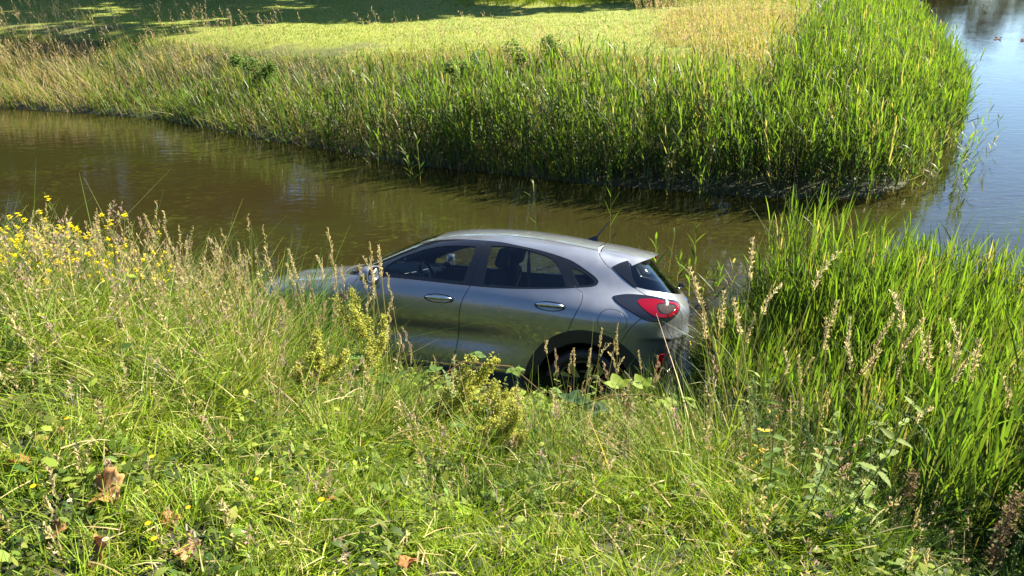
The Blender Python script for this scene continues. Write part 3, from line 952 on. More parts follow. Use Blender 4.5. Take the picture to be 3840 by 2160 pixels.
    seat(2.32, -.36); seat(2.34, .36); 
    r_seat = seat(3.12, 0, True) if False else None
    parts = [rbox((3.10, 0, .82), (.15, 1.2, .42), .05, Matrix.Rotation(rad(12), 4, 'Y')), rbox((2.85, 0, .58), (.5, 1.2, .14), .05)]
    V, FF = join(parts); rb = mesh_obj("rear_bench", V, FF, cloth, car, smooth=True)
    V, FF = rbox((3.62, 0, 1.0), (.55, 1.3, .02), .005); mesh_obj("parcel_shelf", V, FF, dashm, car)
    # dashboard
    prof = [(1.16, 1.07), (1.30, 1.095), (1.50, 1.10), (1.60, 1.085), (1.66, 1.05), (1.67, .95), (1.62, .80), (1.50, .70), (1.30, .60), (1.12, .60)]
    V = [(x, y, z) for y in (-.72, -.05, .05, .72) for x, z in prof]
    m_ = len(prof); FF = [(i*m_ + k, i*m_ + (k+1) % m_, (i+1)*m_ + (k+1) % m_, (i+1)*m_ + k) for i in range(3) for k in range(m_)]
    FF += [tuple(range(m_)), tuple(3*m_ + k for k in range(m_))[::-1]]
    ds = mesh_obj("dashboard", V, FF, dashm, car)
    V, FF = rbox((1.70, .12, 1.01), (.10, .30, .15), .03); mesh_obj("centre_console", V, FF, pmat("pale console", (.30, .33, .33), .4, noise=.3), ds, smooth=True)
    V, FF = rbox((1.76, .12, 1.02), (.012, .16, .085), .004); mesh_obj("screen", V, FF, blackg, ds)
    V, FF = rbox((1.66, .62, 1.02), (.05, .14, .08), .02); mesh_obj("air_vent", V, FF, blackg, ds, smooth=True)
    # steering wheel
    t = np.linspace(0, 2 * math.pi, 36, endpoint=False)
    Rt = np.array(Matrix.Rotation(rad(-24), 3, 'Y'))
    ring = np.c_[0 * t, .185 * np.cos(t), .185 * np.sin(t)] @ Rt.T + (1.80, -.36, 1.02)
    sw = [tube(ring, .017, 8, True), rbox((1.785, -.36, 1.01), (.05, .15, .12), .02, Matrix.Rotation(rad(-24), 4, 'Y'))]
    for a in (0, math.pi, -math.pi / 2):
        e_ = np.array([0, .18 * math.cos(a), .18 * math.sin(a)]) @ Rt.T + (1.80, -.36, 1.02)
        sw.append(tube([(1.79, -.36, 1.01), e_], .014, 6))
    V, FF = join(sw); mesh_obj("steering_wheel", V, FF, blackg, car, smooth=True)
    V, FF = rbox((1.86, 0, 1.36), (.03, .22, .06), .012); mesh_obj("rear_view_mirror", V, FF, blackg, car, smooth=True)
    # seat belts on the B pillars
    V, FF = join([tube([(2.58, .70, 1.33), (2.60, .62, 1.18), (2.63, .58, .85)], .02, 4)])
    V = V.copy(); mesh_obj("seat_belt", V, FF, pmat("grey webbing", (.38, .40, .42), .8), car)
    V, FF = rbox((2.42, .70, .95), (.05, .05, .85), .02, Matrix.Rotation(rad(-3), 4, 'Y'))
    # door cards
    for sy in (-1, 1):
        parts = [rbox((1.85, sy * .775, .80), (.95, .05, .50), .02), rbox((2.85, sy * .775, .82), (.72, .05, .50), .02), rbox((1.9, sy * .73, .86), (.5, .07, .05), .02)]
        V, FF = join(parts); mesh_obj("door_card", V, FF, dashm, car, smooth=True)
    V, FF = rbox((3.05, .735, .99), (.13, .03, .03), .01); mesh_obj("inner_handle", V, FF, satin, car)
    return car


build_car()

# ------------------------------------------------------------------ vegetation
UP = np.array([0, 0, 1.0])


def R_(a, b, n):
    return RNG.uniform(a, b, n)


def leaves(base, az, el, L, w, droop, curl, roll, c0, c1, segs=3, prof='grass', fold=0.0):
    """flat strips: base (N,3); grow along az/el, droop down and curl outwards; returns V, F, C"""
    N = len(base)
    f = lambda a: np.broadcast_to(np.asarray(a, float), (N,))
    az, el, L, w, droop, curl, roll = map(f, (az, el, L, w, droop, curl, roll))
    c0 = np.broadcast_to(np.asarray(c0, float), (N, 3)); c1 = np.broadcast_to(np.asarray(c1, float), (N, 3))
    h = np.c_[np.cos(az), np.sin(az), 0 * az]
    d = h * np.cos(el)[:, None] + UP * np.sin(el)[:, None]
    s = np.cross(h, UP); q = np.cross(s, d)
    side = s * np.cos(roll)[:, None] + q * np.sin(roll)[:, None]
    t = np.linspace(0, 1, segs + 1)
    if prof == 'grass': wt = np.clip(1 - t, .04, 1)**.65
    elif prof == 'stem': wt = 1 - .55 * t
    elif prof == 'reed': wt = np.clip(np.sin(np.pi * np.clip(t * .82 + .18, 0, .985))**.8, .05, 1)
    elif prof == 'flat': wt = np.ones_like(t)
    else: wt = np.clip(np.sin(np.pi * t**.75)**.8, .06, 1)
    P = base[:, None] + L[:, None, None] * (d[:, None] * t[None, :, None] + (h * curl[:, None])[:, None] * (t**2)[None, :, None] - (UP * droop[:, None])[:, None] * (t**2)[None, :, None])
    W_ = side[:, None] * (w[:, None] * wt[None])[..., None] * .5
    V = np.stack([P - W_, P + W_], 2).reshape(-1, 3)
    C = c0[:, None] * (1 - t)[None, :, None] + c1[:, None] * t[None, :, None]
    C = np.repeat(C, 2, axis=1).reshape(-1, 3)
    k = np.arange(segs) * 2
    q4 = np.stack([k, k + 1, k + 3, k + 2], -1)
    Fc = (np.arange(N)[:, None, None] * (2 * (segs + 1)) + q4[None]).reshape(-1, 4)
    return V, Fc, C


class Acc:
    def __init__(s): s.V = []; s.F = []; s.C = []; s.n = 0
    def add(s, V, F, C):
        s.V.append(V); s.F.append(F + s.n); s.C.append(C); s.n += len(V)
        return s
    def lv(s, *a, **k): return s.add(*leaves(*a, **k))
    def build(s, name, mat, parent=None, shift=None):
        V = np.concatenate(s.V)
        if shift is not None: V = V - shift
        return mesh_obj(name, V, np.concatenate(s.F), mat, parent, colors=np.concatenate(s.C))


def mixc(a, b, t):
    t = np.asarray(t)[:, None]
    return np.array(a) * (1 - t) + np.array(b) * t


def jit(c, n, amt=.25):
    c = np.broadcast_to(np.array(c, float), (n, 3))
    return np.clip(c * (1 + R_(-amt, amt, n))[:, None] * (1 + RNG.normal(0, amt * .25, (n, 3))), .002, .8)


M_GRASS = leaf_mat("grass blades", .42, .5, .16)
M_LAWN = leaf_mat("mown grass blades", .40, .8, .0)
M_REED = leaf_mat("reed leaves", .55, .45, .25)
M_DRY = leaf_mat("dry seed heads", .45, .7, .1, tgain=(1.05, 1.0, .85))
M_LEAF = leaf_mat("weed leaves", .42, .6, .15)
M_TREE = leaf_mat("tree leaves", .30, .5, .2)
M_PETAL = leaf_mat("yellow petals", .45, .5, .1, tgain=(1, 1, .5))
M_BARK = pmat("bark", (.09, .07, .05), .9, noise=.5, nscale=8, bump=.6)

G_LIME = (.205, .275, .024); G_MID = (.085, .145, .018); G_DEEP = (.030, .062, .014); STRAW = (.42, .35, .16); STRAW2 = (.20, .18, .06)


def footprint(n, y0, y1, half=.74, pad=.7, x0=None, x1=None):
    """random ground points inside the wedge the camera sees"""
    y = R_(y0, y1, n)
    hw = half * y / 1.0 + pad
    x = R_(-1, 1, n) * hw
    keep = np.ones(n, bool)
    if x0 is not None: keep &= x > x0
    if x1 is not None: keep &= x < x1
    # even density per area
    keep &= R_(0, 1, n) < hw / (half * y1 + pad)
    return x[keep], y[keep]


def in_car(x, y, pad=.0):
    """true where the car body stands over the ground point"""
    Mi = np.linalg.inv(CAR_M)
    z = np.full(len(x), .3)
    P = np.c_[x, y, z, np.ones(len(x))] @ Mi.T
    return (P[:, 0] > .0 - pad) & (P[:, 0] < 4.33 + pad) & (np.abs(P[:, 1]) < .93 + pad) & (P[:, 2] < 1.5)


def near_height(x, y):
    """height of the meadow on the near bank: mown by the road, tall down the slope"""
    nd = near_d(x, y)
    h = .10 + .34 * sstep(1.9, 3.2, y + .30 * x * (x > 0) + .18 * x * (x < 0) + .5 * (fbm(x, y, .8, 8) - .5))
    h = h + .04 * sstep(-.9, -1.6, x) * sstep(2.3, 3.3, y) + .12 * sstep(-.9, -2.6, x) * sstep(3.0, 4.4, y)
    h = h + .24 * np.exp(-((x + 1.75) / .50)**2 - ((y - 5.0) / .5)**2)
    h = h * (.38 + 1.25 * fbm(x, y, .30, 4))
    # low weeds where the car lies
    cut = np.exp(-((x - .35) / 1.35)**4) * sstep(2.6, 4.0, y)
    h = h * (1 - .62 * cut)
    return h


def meadow():
    A = Acc()
    # dense under-storey
    x, y = footprint(720000, 1.0, 7.0, pad=.9)
    k = (near_d(x, y) > -.15) & ~in_car(x, y, -.02)
    x, y = x[k], y[k]
    # thin with distance, keep clumps
    k = R_(0, 1, len(x)) < (.35 + .65 * sstep(5.5, 1.8, y)) * np.clip(fbm(x, y, .16, 6) * 2.6 - .75, .06 + .25 * sstep(2.6, 1.8, y), 1)
    x, y = x[k], y[k]; n = len(x)
    H = near_height(x, y) * R_(.30, 1.15, n) + .02
    rank_shade = sstep(.95, 1.4, x + .12 * (fbm(x, y, .5, 77) - .5))                        # ranker growth down on the right, reed-bed shade mixed into its colour
    dry = np.clip(fbm(x, y, .7, 11) * 1.5 - .55 + .30 * sstep(-.8, -2.4, x) * sstep(3, 4.5, y), 0, 1)
    isdry = R_(0, 1, n) < (.10 + .45 * dry) * (.55 + .45 * sstep(2.2, 3.2, y)) * (1 - .7 * rank_shade)
    lim = np.clip(fbm(x, y, .3, 12) * 2.2 - .55 + .35 * sstep(2.6, 1.9, y) + RNG.normal(0, .25, n), 0, 1) * (1 - .5 * rank_shade)
    c = mixc(G_DEEP, G_LIME, lim * (1 - .80 * rank_shade))
    H = H * (1 + .45 * rank_shade * sstep(1.6, 2.4, y) * sstep(1.1, 1.5, x)); H = H * np.where(R_(0, 1, n) < .06, 1.35, 1)
    c = np.where(isdry[:, None], mixc(STRAW2, STRAW, R_(0, 1, n)), c)
    c = jit(c, n, .3)
    base = np.c_[x, y, ground_z(x, y) - .01]
    wd = R_(.003, .0085, n) * (1 + .08 * y)
    # tufts lean together, some stems lie across the others
    ta = 2 * np.pi * vnoise(x, y, .16, 90) * 2; tl = .15 + .5 * vnoise(x, y, .21, 91)
    az = ta + RNG.normal(0, .9, n)
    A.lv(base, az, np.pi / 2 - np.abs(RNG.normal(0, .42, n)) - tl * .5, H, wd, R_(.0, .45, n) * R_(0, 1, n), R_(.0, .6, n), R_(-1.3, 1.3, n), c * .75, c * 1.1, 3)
    # tangle of fallen straw and blades lying nearly flat on top
    q = R_(0, 1, n) < .07
    xq, yq = x[q], y[q]; m = len(xq)
    cc = jit(np.where((R_(0, 1, m) < .55)[:, None], np.array([STRAW]), np.array([G_LIME])), m, .25)
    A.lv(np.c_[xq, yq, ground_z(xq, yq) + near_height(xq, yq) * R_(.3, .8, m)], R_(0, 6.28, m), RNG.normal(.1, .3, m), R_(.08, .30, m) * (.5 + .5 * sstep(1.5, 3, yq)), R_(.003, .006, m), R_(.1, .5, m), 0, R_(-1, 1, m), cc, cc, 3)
    return A.build("meadow_grass", M_GRASS)


def weeds():
    """low broad leaves woven through the grass"""
    A = Acc()
    x, y = footprint(44000, 1.15, 6.6)
    cl = fbm(x, y, .45, 21)
    cut = np.exp(-((x - .2) / 1.7)**2) * sstep(3.2, 4.4, y)
    rt = sstep(.7, 1.4, x) * .6
    k = (near_d(x, y) > -.1) & ~in_car(x, y, .03) & (R_(0, 1, len(x)) < np.clip(cl * 2.0 - .85 + 1.3 * cut + rt, .03, 1))
    x, y, cut = x[k], y[k], cut[k]; n = len(x)
    H = near_height(x, y) * R_(.15, .75, n) + .03 + .10 * cut
    g = ground_z(x, y)
    for j in range(4):
        z = g + H * R_(.3, 1.05, n)
        c = jit(mixc(G_DEEP, (.20, .25, .035), np.clip(R_(0, 1, n) + .35 * cut, 0, 1)), n, .3)
        L = R_(.018, .058, n) * (1 + .9 * cut)
        A.lv(np.c_[x + R_(-.04, .04, n), y + R_(-.04, .04, n), z], R_(0, 2 * np.pi, n), R_(-.2, .9, n), L, L * R_(.3, .55, n), R_(0, .6, n), 0, R_(-.6, .6, n), c, c, 3, 'leaf')
    c = jit(G_MID, n, .3)
    A.lv(np.c_[x, y, g], R_(0, 2 * np.pi, n), R_(1.2, 1.57, n), H * 1.1, .004, 0, .1, R_(-1, 1, n), c, c, 2, 'stem')
    return A.build("weed_leaves", M_LEAF)


def seed_mass():
    """hazy seed heads standing over the meadow"""
    A = Acc(); S = Acc()
    x, y = footprint(5200, 1.5, 6.6)
    d = .20 + .15 * sstep(.2, -.8, x) * sstep(2.2, 3.0, y) + .6 * sstep(-.6, -2.2, x) * sstep(3.0, 4.2, y) + .35 * sstep(.55, .75, fbm(x, y, .8, 31))
    k = (near_d(x, y) > .1) & ~in_car(x, y, .1) & (R_(0, 1, len(x)) < d) & ~((x > -1.4) & (x < 1.6) & (y > 3.9))
    x, y = x[k], y[k]
    panicles(S, A, x, y, near_height(x, y) * R_(1.0, 1.45, len(x)) + .03)
    o = S.build("seeding_grass", M_GRASS)
    A.build("seed_heads", M_DRY, o)
    return o


def panicles(S, A, x, y, H, wind=(-.6, .3), pink=.35):
    n = len(x)
    g = ground_z(x, y)
    az = np.arctan2(wind[1], wind[0]) + RNG.normal(0, 1.3, n); el = np.pi / 2 - np.abs(RNG.normal(0, .16, n)); cu = R_(0, .22, n)
    c = jit(mixc(STRAW2, STRAW, R_(0, 1, n)), n, .2)
    base = np.c_[x, y, g]
    S.lv(base, az, el, H, .0035 * (1 + .06 * y), 0.03, cu, R_(-1, 1, n), jit(G_MID, n), c, 4, 'stem')
    h = np.c_[np.cos(az), np.sin(az), 0 * az]
    d = h * np.cos(el)[:, None] + UP * np.sin(el)[:, None]
    pt = lambda t: base + H[:, None] * (d * t + h * cu[:, None] * t * t - UP * (.03 * t * t))
    kind = R_(0, 1, n) < pink
    hl = R_(.10, .20, n) / H
    for j in range(22):
        t = 1 - hl * (j / 21)
        p = pt(t[:, None])
        spread = np.where(kind, .022, .009) * (.3 + j / 21)
        p = p + RNG.normal(0, 1, (n, 3)) * spread[:, None] * .6
        cc = jit(np.where(kind[:, None], np.array([[.34, .24, .20]]), np.array([[.40, .33, .17]])), n, .25)
        A.lv(p, R_(0, 2 * np.pi, n), R_(.3, 1.5, n), R_(.012, .022, n), R_(.003, .006, n) * (1 + .05 * y), 0, 0, R_(-1.5, 1.5, n), cc, cc, 1, 'flat')


def reed_stalks(S, x, y, H, zb=None, lean=(-.12, .02), nl=9, wl=1.0, gc=1.0, segs=3, up=0.0, ll=1.0):
    """reed: a thin stalk with long leaves set alternately, longer and brighter near the top"""
    n = len(x)
    g = np.maximum(ground_z(x, y), -.25) if zb is None else zb
    base = np.c_[x, y, g]
    lx = lean[0] + RNG.normal(0, .09, n); ly = lean[1] + RNG.normal(0, .09, n)
    az = np.arctan2(ly, lx); tl = np.hypot(lx, ly)
    el = np.pi / 2 - tl
    cs = jit((.115, .13, .04), n, .3)
    dead = R_(0, 1, n) < .07
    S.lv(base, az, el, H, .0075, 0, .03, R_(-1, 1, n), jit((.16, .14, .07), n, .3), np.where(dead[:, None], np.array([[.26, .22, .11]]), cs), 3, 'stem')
    h = np.c_[np.cos(az), np.sin(az), 0 * az]
    d = h * np.cos(el)[:, None] + UP * np.sin(el)[:, None]
    a0 = R_(0, 2 * np.pi, n)
    for j in range(nl):
        t = .22 + .76 * (j + R_(-.3, .3, n)) / (nl - 1)
        p = base + H[:, None] * d * t[:, None] + (h * (H * .03 * t * t)[:, None])
        la = a0 + j * np.pi + RNG.normal(0, .5, n)
        # leaves stream with the wind towards the lean
        la = np.arctan2(np.sin(la) + ly * 2.0, np.cos(la) + lx * 3.5)
        e = np.minimum(.75 + up + .55 * t + RNG.normal(0, .16, n), 1.5)
        L = ll * (.20 + .20 * np.sin(np.pi * np.clip(t, 0, 1))) * R_(.8, 1.25, n) * np.clip(H / 1.3, .55, 1.15)
        tone = np.clip(t * .9 + RNG.normal(0, .2, n), 0, 1)
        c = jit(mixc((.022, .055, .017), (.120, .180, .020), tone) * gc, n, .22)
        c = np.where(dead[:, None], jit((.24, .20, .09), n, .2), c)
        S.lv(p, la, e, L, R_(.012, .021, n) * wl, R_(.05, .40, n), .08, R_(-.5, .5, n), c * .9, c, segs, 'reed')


def far_reeds():
    S = Acc()
    n = 72000
    x = R_(-12, 20, n); y = R_(9.6, 34, n)
    fd = far_d(x, y)
    along = sstep(-6.5, 1.0, x)                                # thin fringe at the left, broad bed at the right
    width = .55 + .95 * along + .5 * (fbm(x, y, 2.2, 40) - .5)
    bside = (np.interp(y, XE_Y, XE_X) - x) * .85
    fa = (y - np.interp(x, FS_X, FS_Y)) * .92
    inb = (fa < width) | (bside < 2.6 + .8 * fbm(x, y, 2.0, 46) - .03 * y)
    edge = -.28 * along - .05
    dens = np.where((fd > edge) & inb, 1.0, 0)
    dens = dens * (.25 + .75 * along) * sstep(edge - .4, edge + .15, fd + .5 * (fbm(x, y, .6, 41) - .5)) * (.55 + .6 * fbm(x, y, .9, 44))
    dens = dens * np.where(y > 15, .75, 1)
    dens = np.where(x < -9.0, dens * .1, dens)
    k = R_(0, 1, n) < dens * 1.0
    x, y, fd, along = x[k], y[k], fd[k], along[k]
    H = (.80 + .55 * along) * (.80 + .35 * fbm(x, y, 1.3, 42)) * R_(.72, 1.18, len(x))
    H = H * (.75 + .25 * sstep(-.6, .5, fd))
    reed_stalks(S, x, y, H, lean=(-.10, .06), nl=10, wl=1.1, gc=1.0, up=.08)
    print('far reeds', len(x))
    return S.build("far_reeds", M_REED)


def near_reeds():
    S = Acc()
    n = 15000
    x = R_(1.4, 5.6, n); y = R_(1.8, 6.6, n)
    nd = near_d(x, y)
    yb = np.interp(x, [1.9, 2.4, 3.0, 3.6, 4.2, 5.0], [5.7, 6.3, 6.2, 5.8, 5.3, 5.0]) + .35 * (vnoise(x, y, .5, 55) - .5)
    c = sstep(1.5, 1.9, x) * sstep(0, .25, yb - y) * np.maximum(sstep(.9, .3, nd), .42 * sstep(2.3, 1.7, nd)) * np.clip(fbm(x, y, .5, 57) * 2.2 - .25, .25, 1)
    c = np.maximum(c, .75 * ((x > 1.85) & (x < 2.6) & (nd < .6) & (y < yb)))
    k = (R_(0, 1, n) < c * .80) & ~in_car(x, y, .12)
    x, y = x[k], y[k]
    H = R_(1.0, 1.60, len(x)) * (.85 + .3 * fbm(x, y, .7, 51))
    H = H * (.62 + .38 * sstep(2.0, 2.7, x)) * (.80 + .20 * sstep(2.4, 1.2, near_d(x, y)))
    reed_stalks(S, x, y, H, lean=(.0, .03), nl=12, wl=.60, gc=.92, up=.14, ll=1.2)
    print('near reeds', len(x))
    # fine grass crowding the car's tail
    x = R_(.9, 2.9, 22000); y = R_(4.0, 6.3, 22000)
    k = ~in_car(x, y, .04) & (y < np.interp(x, [.9, 1.4, 1.8, 2.3, 2.9], [5.0, 5.6, 6.0, 6.3, 6.2])) & (R_(0, 1, len(x)) < .45 + .55 * sstep(1.35, 1.6, x))
    x, y = x[k], y[k]; n = len(x)
    H = R_(.35, 1.0, n) * (.40 + .70 * sstep(1.72, 1.95, x)) * sstep(6.4, 5.2, y + .2)**.5
    c = jit(mixc(G_DEEP, (.16, .21, .035), R_(0, 1, n)**1.3), n, .3)
    S.lv(np.c_[x, y, np.maximum(ground_z(x, y), -.08)], R_(0, 6.28, n), np.pi / 2 - np.abs(RNG.normal(0, .3, n)), H + .1, R_(.005, .011, n), R_(0, .4, n), R_(0, .5, n), R_(-1, 1, n), c * .8, c, 4)
    o = S.build("near_reeds", M_REED)
    return o


def far_bank():
    A = Acc(); D = Acc(); S2 = Acc()
    n = 215000
    x = R_(-26, 17, n); y = R_(11, 26, n)
    fd = far_d(x, y)
    edge = 3.3 + 1.5 * sstep(-4, 0, x) + 1.0 * (fbm(x, y, 2.0, 61) - .5)
    tanz = sstep(.5, .62, fbm(x, y, 2.6, 62)) 
    top = np.where((x > 3.5) & (y > 17), 1.6, 0)
    k = (fd > -.12) & (fd < edge + top) & (R_(0, 1, n) < .85) & (np.abs(x) < 1.15 * y + 2)
    x, y, fd = x[k], y[k], fd[k]; n = len(x)
    H = (.20 + .38 * sstep(edge[k], .8, fd)) * (.5 + .9 * fbm(x, y, .8, 63)) * R_(.5, 1.2, n)
    dryz = np.clip(fbm(x, y, 1.8, 64) * 2.2 - .75 + .25 * sstep(2.0, 3.6, fd) + .35 * sstep(-8, -10.5, x) + .55 * sstep(-4, 0, x) * sstep(1.0, 2.2, fd), 0, 1)
    isd = R_(0, 1, n) < .12 + .6 * dryz
    c = np.where(isd[:, None], mixc((.24, .19, .08), (.40, .31, .15), R_(0, 1, n)), mixc(G_DEEP, G_LIME, np.clip(fbm(x, y, .7, 65) * 1.5 - .3, 0, 1)))
    c = jit(c, n, .3)
    A.lv(np.c_[x, y, ground_z(x, y) - .01], np.pi + RNG.normal(0, 1.2, n), np.pi / 2 - np.abs(RNG.normal(0, .3, n)), H, R_(.010, .020, n), R_(0, .3, n), R_(0, .5, n), R_(-1, 1, n), c * .7, c, 2)
    o = A.build("far_bank_grass", M_GRASS)
    # misty tan seed heads
    m = 21000
    x = R_(-26, 15, m); y = R_(12, 25, m); fd = far_d(x, y)
    dz = np.clip(fbm(x, y, 1.8, 64) * 2.2 - .75 + .25 * sstep(2.0, 3.6, fd) + .5 * sstep(-8, -10.5, x) + .65 * sstep(-3, 1, x) * sstep(1.2, 2.2, fd), 0, 1)
    k = (fd > .9) & (fd < 4.3 + 1.0 * sstep(-4, 0, x) + np.where((x > 3.5) & (y > 17), 2.0, 0)) & (R_(0, 1, m) < .04 + .42 * dz) & (np.abs(x) < 1.15 * y + 2)
    x, y = x[k], y[k]
    far_panicles(S2, D, x, y, R_(.45, .85, len(x)))
    o2 = S2.build("far_seeding_grass", M_GRASS)
    D.build("seed_heads", M_DRY, o2)
    return o, o2


def far_panicles(S, A, x, y, H):
    n = len(x); g = ground_z(x, y); base = np.c_[x, y, g]
    az = np.pi + RNG.normal(0, .9, n); el = np.pi / 2 - np.abs(RNG.normal(0, .2, n)); cu = R_(0, .3, n)
    c = jit(mixc(STRAW2, STRAW, R_(0, 1, n)), n, .2)
    S.lv(base, az, el, H, .007, .03, cu, R_(-1, 1, n), c, c, 2, 'stem')
    h = np.c_[np.cos(az), np.sin(az), 0 * az]; d = h * np.cos(el)[:, None] + UP * np.sin(el)[:, None]
    for j in range(7):
        t = 1 - (.20 / H) * (j / 6)
        p = base + H[:, None] * (d * t[:, None] + h * (cu * t * t)[:, None] - UP * (.03 * t * t)[:, None]) + RNG.normal(0, .014, (n, 3))
        cc = jit((.42, .31, .18), n, .25)
        A.lv(p, R_(0, 6.28, n), R_(.2, 1.5, n), R_(.03, .06, n), R_(.007, .013, n), 0, 0, R_(-1.5, 1.5, n), cc, cc, 1, 'flat')


def lawn():
    A = Acc()
    n = 340000
    y = 14 + 32 * R_(0, 1, n)**1.6; x = R_(-1, 1, n) * (.95 * y + 2)
    fd = far_d(x, y)
    k = (fd > 2.9)
    x, y, fd = x[k], y[k], fd[k]; n = len(x)
    rough = sstep(26.5, 27.5, y + .03 * x + .6 * fbm(x, y, 2, 73)) * sstep(-3, 0, x) * sstep(31, 29.5, y)
    bare = sstep(.55, .68, fbm(x * .5, y, 1.2, 72)) * sstep(4.9, 4.2, fd) * sstep(0, -1.5, x)
    k = R_(0, 1, n) > bare * .8
    x, y, rough = x[k], y[k], rough[k]; n = len(x)
    H = R_(.025, .06, n) + rough * R_(.1, .5, n)
    c = jit(mixc((.085, .14, .014), (.21, .235, .024), np.clip(fbm(x, y * .6, 1.1, 71) * 2.4 - .7, 0, 1)), n, .22)
    A.lv(np.c_[x, y, ground_z(x, y)], R_(0, 6.28, n), np.pi / 2 - np.abs(RNG.normal(0, .45, n)), H, R_(.006, .014, n), 0, .3, R_(-1, 1, n), c * .8, c, 2)
    return A.build("lawn_grass", M_LAWN)


stuff = lambda o, lab, cat: tag(o, lab, cat, kind="stuff")
stuff(meadow(), "yellow green meadow grass covering the near bank in front of the car", "grass")
stuff(weeds(), "low broad-leaved weeds growing through the grass of the near bank", "weeds")
stuff(seed_mass(), "pale seeding grass standing over the near bank meadow", "grass")
stuff(near_reeds(), "bright green reed bed on the near shore right of the car", "reeds")
stuff(far_reeds(), "tall green reed bed in the water along the far shore", "reeds")
_a, _b = far_bank()
stuff(_a, "mixed green and straw grass on the slope of the far bank", "grass")
stuff(_b, "hazy tan seeding grass along the top of the far bank", "grass")
stuff(lawn(), "short mown lawn beyond the far bank, partly in tree shade", "lawn")


# ---- trees beyond the meadow: they shade the lawn and show in the water
def tree_meshes(seed, H, Rc, leafn):
    rg = np.random.default_rng(seed)
    parts = []
    trunk = [(0, 0, -.2)]
    for k in range(1, 6): trunk.append((rg.normal(0, .12) * k * .4, rg.normal(0, .12) * k * .4, H * .13 * k))
    parts.append(tube(trunk, np.linspace(H * .022, H * .010, 6), 8))
    lobes = []
    nl = 34
    for k in range(nl):
        z = H * rg.uniform(.22, .96); rr = Rc * math.sqrt(max(.05, 1 - ((z / H - .58) / .45)**2)) * rg.uniform(.35, .95); a = rg.uniform(0, 6.28)
        p = np.array([rr * math.cos(a), rr * math.sin(a), z]); lobes.append((p, rg.uniform(.13, .26) * Rc * 1.25))
        t0 = np.array(trunk[min(5, max(1, int(z / (H * .16))))])
        parts.append(tube([t0, (t0 + p) / 2 + (0, 0, -.2), p], [H * .008, H * .005, H * .002], 5))
    V, Fc = join(parts)
    A = Acc(); per = leafn // nl
    for p, r in lobes:
        d = rg.normal(0, 1, (per, 3)); d /= np.linalg.norm(d, axis=1)[:, None]
        q = p + d * (r * rg.uniform(.35, 1.0, per)**.6)[:, None] * np.array([1, 1, .75])
        tone = rg.uniform(.6, 1.3)
        c = np.clip(np.array((.040, .070, .018)) * tone * (1 + rg.uniform(-.3, .3, per))[:, None], .005, .2)
        A.lv(q, rg.uniform(0, 6.28, per), rg.uniform(-.6, .8, per), rg.uniform(.22, .42, per), rg.uniform(.14, .26, per), .2, 0, rg.uniform(-1, 1, per), c, c, 1, 'flat')
    return (V, Fc), A


TREES = [(-9, 37, 17, 5.4, 1), (-19.5, 38, 18, 5.6, 0), (-26, 38, 18, 5.4, 2), (-18, 46, 22, 5.4, 0), (-9, 47, 23, 5.4, 2), (-28, 44, 21, 5.4, 1), (-30, 33, 16, 4.8, 0), (-22, 36, 18, 5.2, 1), (-13, 32, 17, 5.0, 2), (-5, 32.5, 18, 5.4, 0), (3.0, 32, 18, 5.2, 1), (10, 35.5, 17, 5.2, 2), (20, 58, 12, 5, 0), (27, 70, 8, 5.6, 1), (33, 73, 8.5, 5.6, 2), (39, 76, 8, 5.6, 0), (45, 78, 8.5, 5.6, 1), (51, 80, 8, 5.6, 2), (58, 82, 9, 5.6, 0)]
_tm = []
for sd in range(3):
    (V, Fc), A = tree_meshes(100 + sd, 18, 5.2, 9000)
    tr = empty("tree")
    a = mesh_obj("trunk", V, Fc, M_BARK, tr, smooth=True)
    b = A.build("crown", M_TREE, tr)
    _tm.append((tr, a, b))
used = set()
names_ = ["just behind the gap between third and fourth of the row", "just behind the gap between second and third of the row", "just behind the gap between first and second of the row", "large, standing behind the second and third of the row", "large, behind the fourth of the row", "large, behind the left end of the row", "at the far left end of the row", "second from the left in the row", "third from the left in the row", "fourth from the left in the row", "tall, behind the middle of the lawn", "at the right end of the row by the lawn",
          "standing alone between lawn and open water", "leftmost on the far shore", "second on the far shore", "third on the far shore", "fourth on the far shore", "fifth on the far shore", "rightmost on the far shore"]
for i, (tx, ty, th_, tr_, kd) in enumerate(TREES):
    t0, a0, b0 = _tm[kd]
    if kd in used:
        t1 = t0.copy(); COL.objects.link(t1)
        for ch in (a0, b0):
            c1 = ch.copy(); COL.objects.link(c1); c1.parent = t1
    else:
        t1 = t0; used.add(kd)
    sc = th_ / 18
    t1.location = (tx, ty, 1.1 if tx < 20 else -1.6); t1.scale = (sc * tr_ / 5.2 / sc, sc * tr_ / 5.2 / sc, sc); t1.rotation_euler = (0, 0, i * 1.7)
    tag(t1, "dark green tree, " + names_[i], "tree", "trees beyond the lawn and lake")



# ------------------------------------------------------------------ single plants, leaves and flowers
def copy_tree(root):
    c = root.copy(); COL.objects.link(c)
    for ch in root.children:
        d = ch.copy(); COL.objects.link(d); d.parent = c
        for g in ch.children:
            e = g.copy(); COL.objects.link(e); e.parent = d
    return c


def placer(protos):
    """hands out a prototype the first time, copies of it afterwards"""
    used_ = set()
    def f(k, loc, rz, sc, label, cat, group=None):
        p = protos[k % len(protos)]
        o = copy_tree(p) if id(p) in used_ or (k % len(protos)) in used_ else p
        used_.add(k % len(protos))
        o.location = loc; o.rotation_euler = (0, 0, rz) if np.isscalar(rz) else rz
        o.scale = (sc, sc, sc) if np.isscalar(sc) else sc
        for key in ("label", "category", "group"):
            if key in o: del o[key]
        tag(o, label, cat, group)
        return o
    return f


def gz(x, y): return float(ground_z(np.array([x]), np.array([y]))[0])


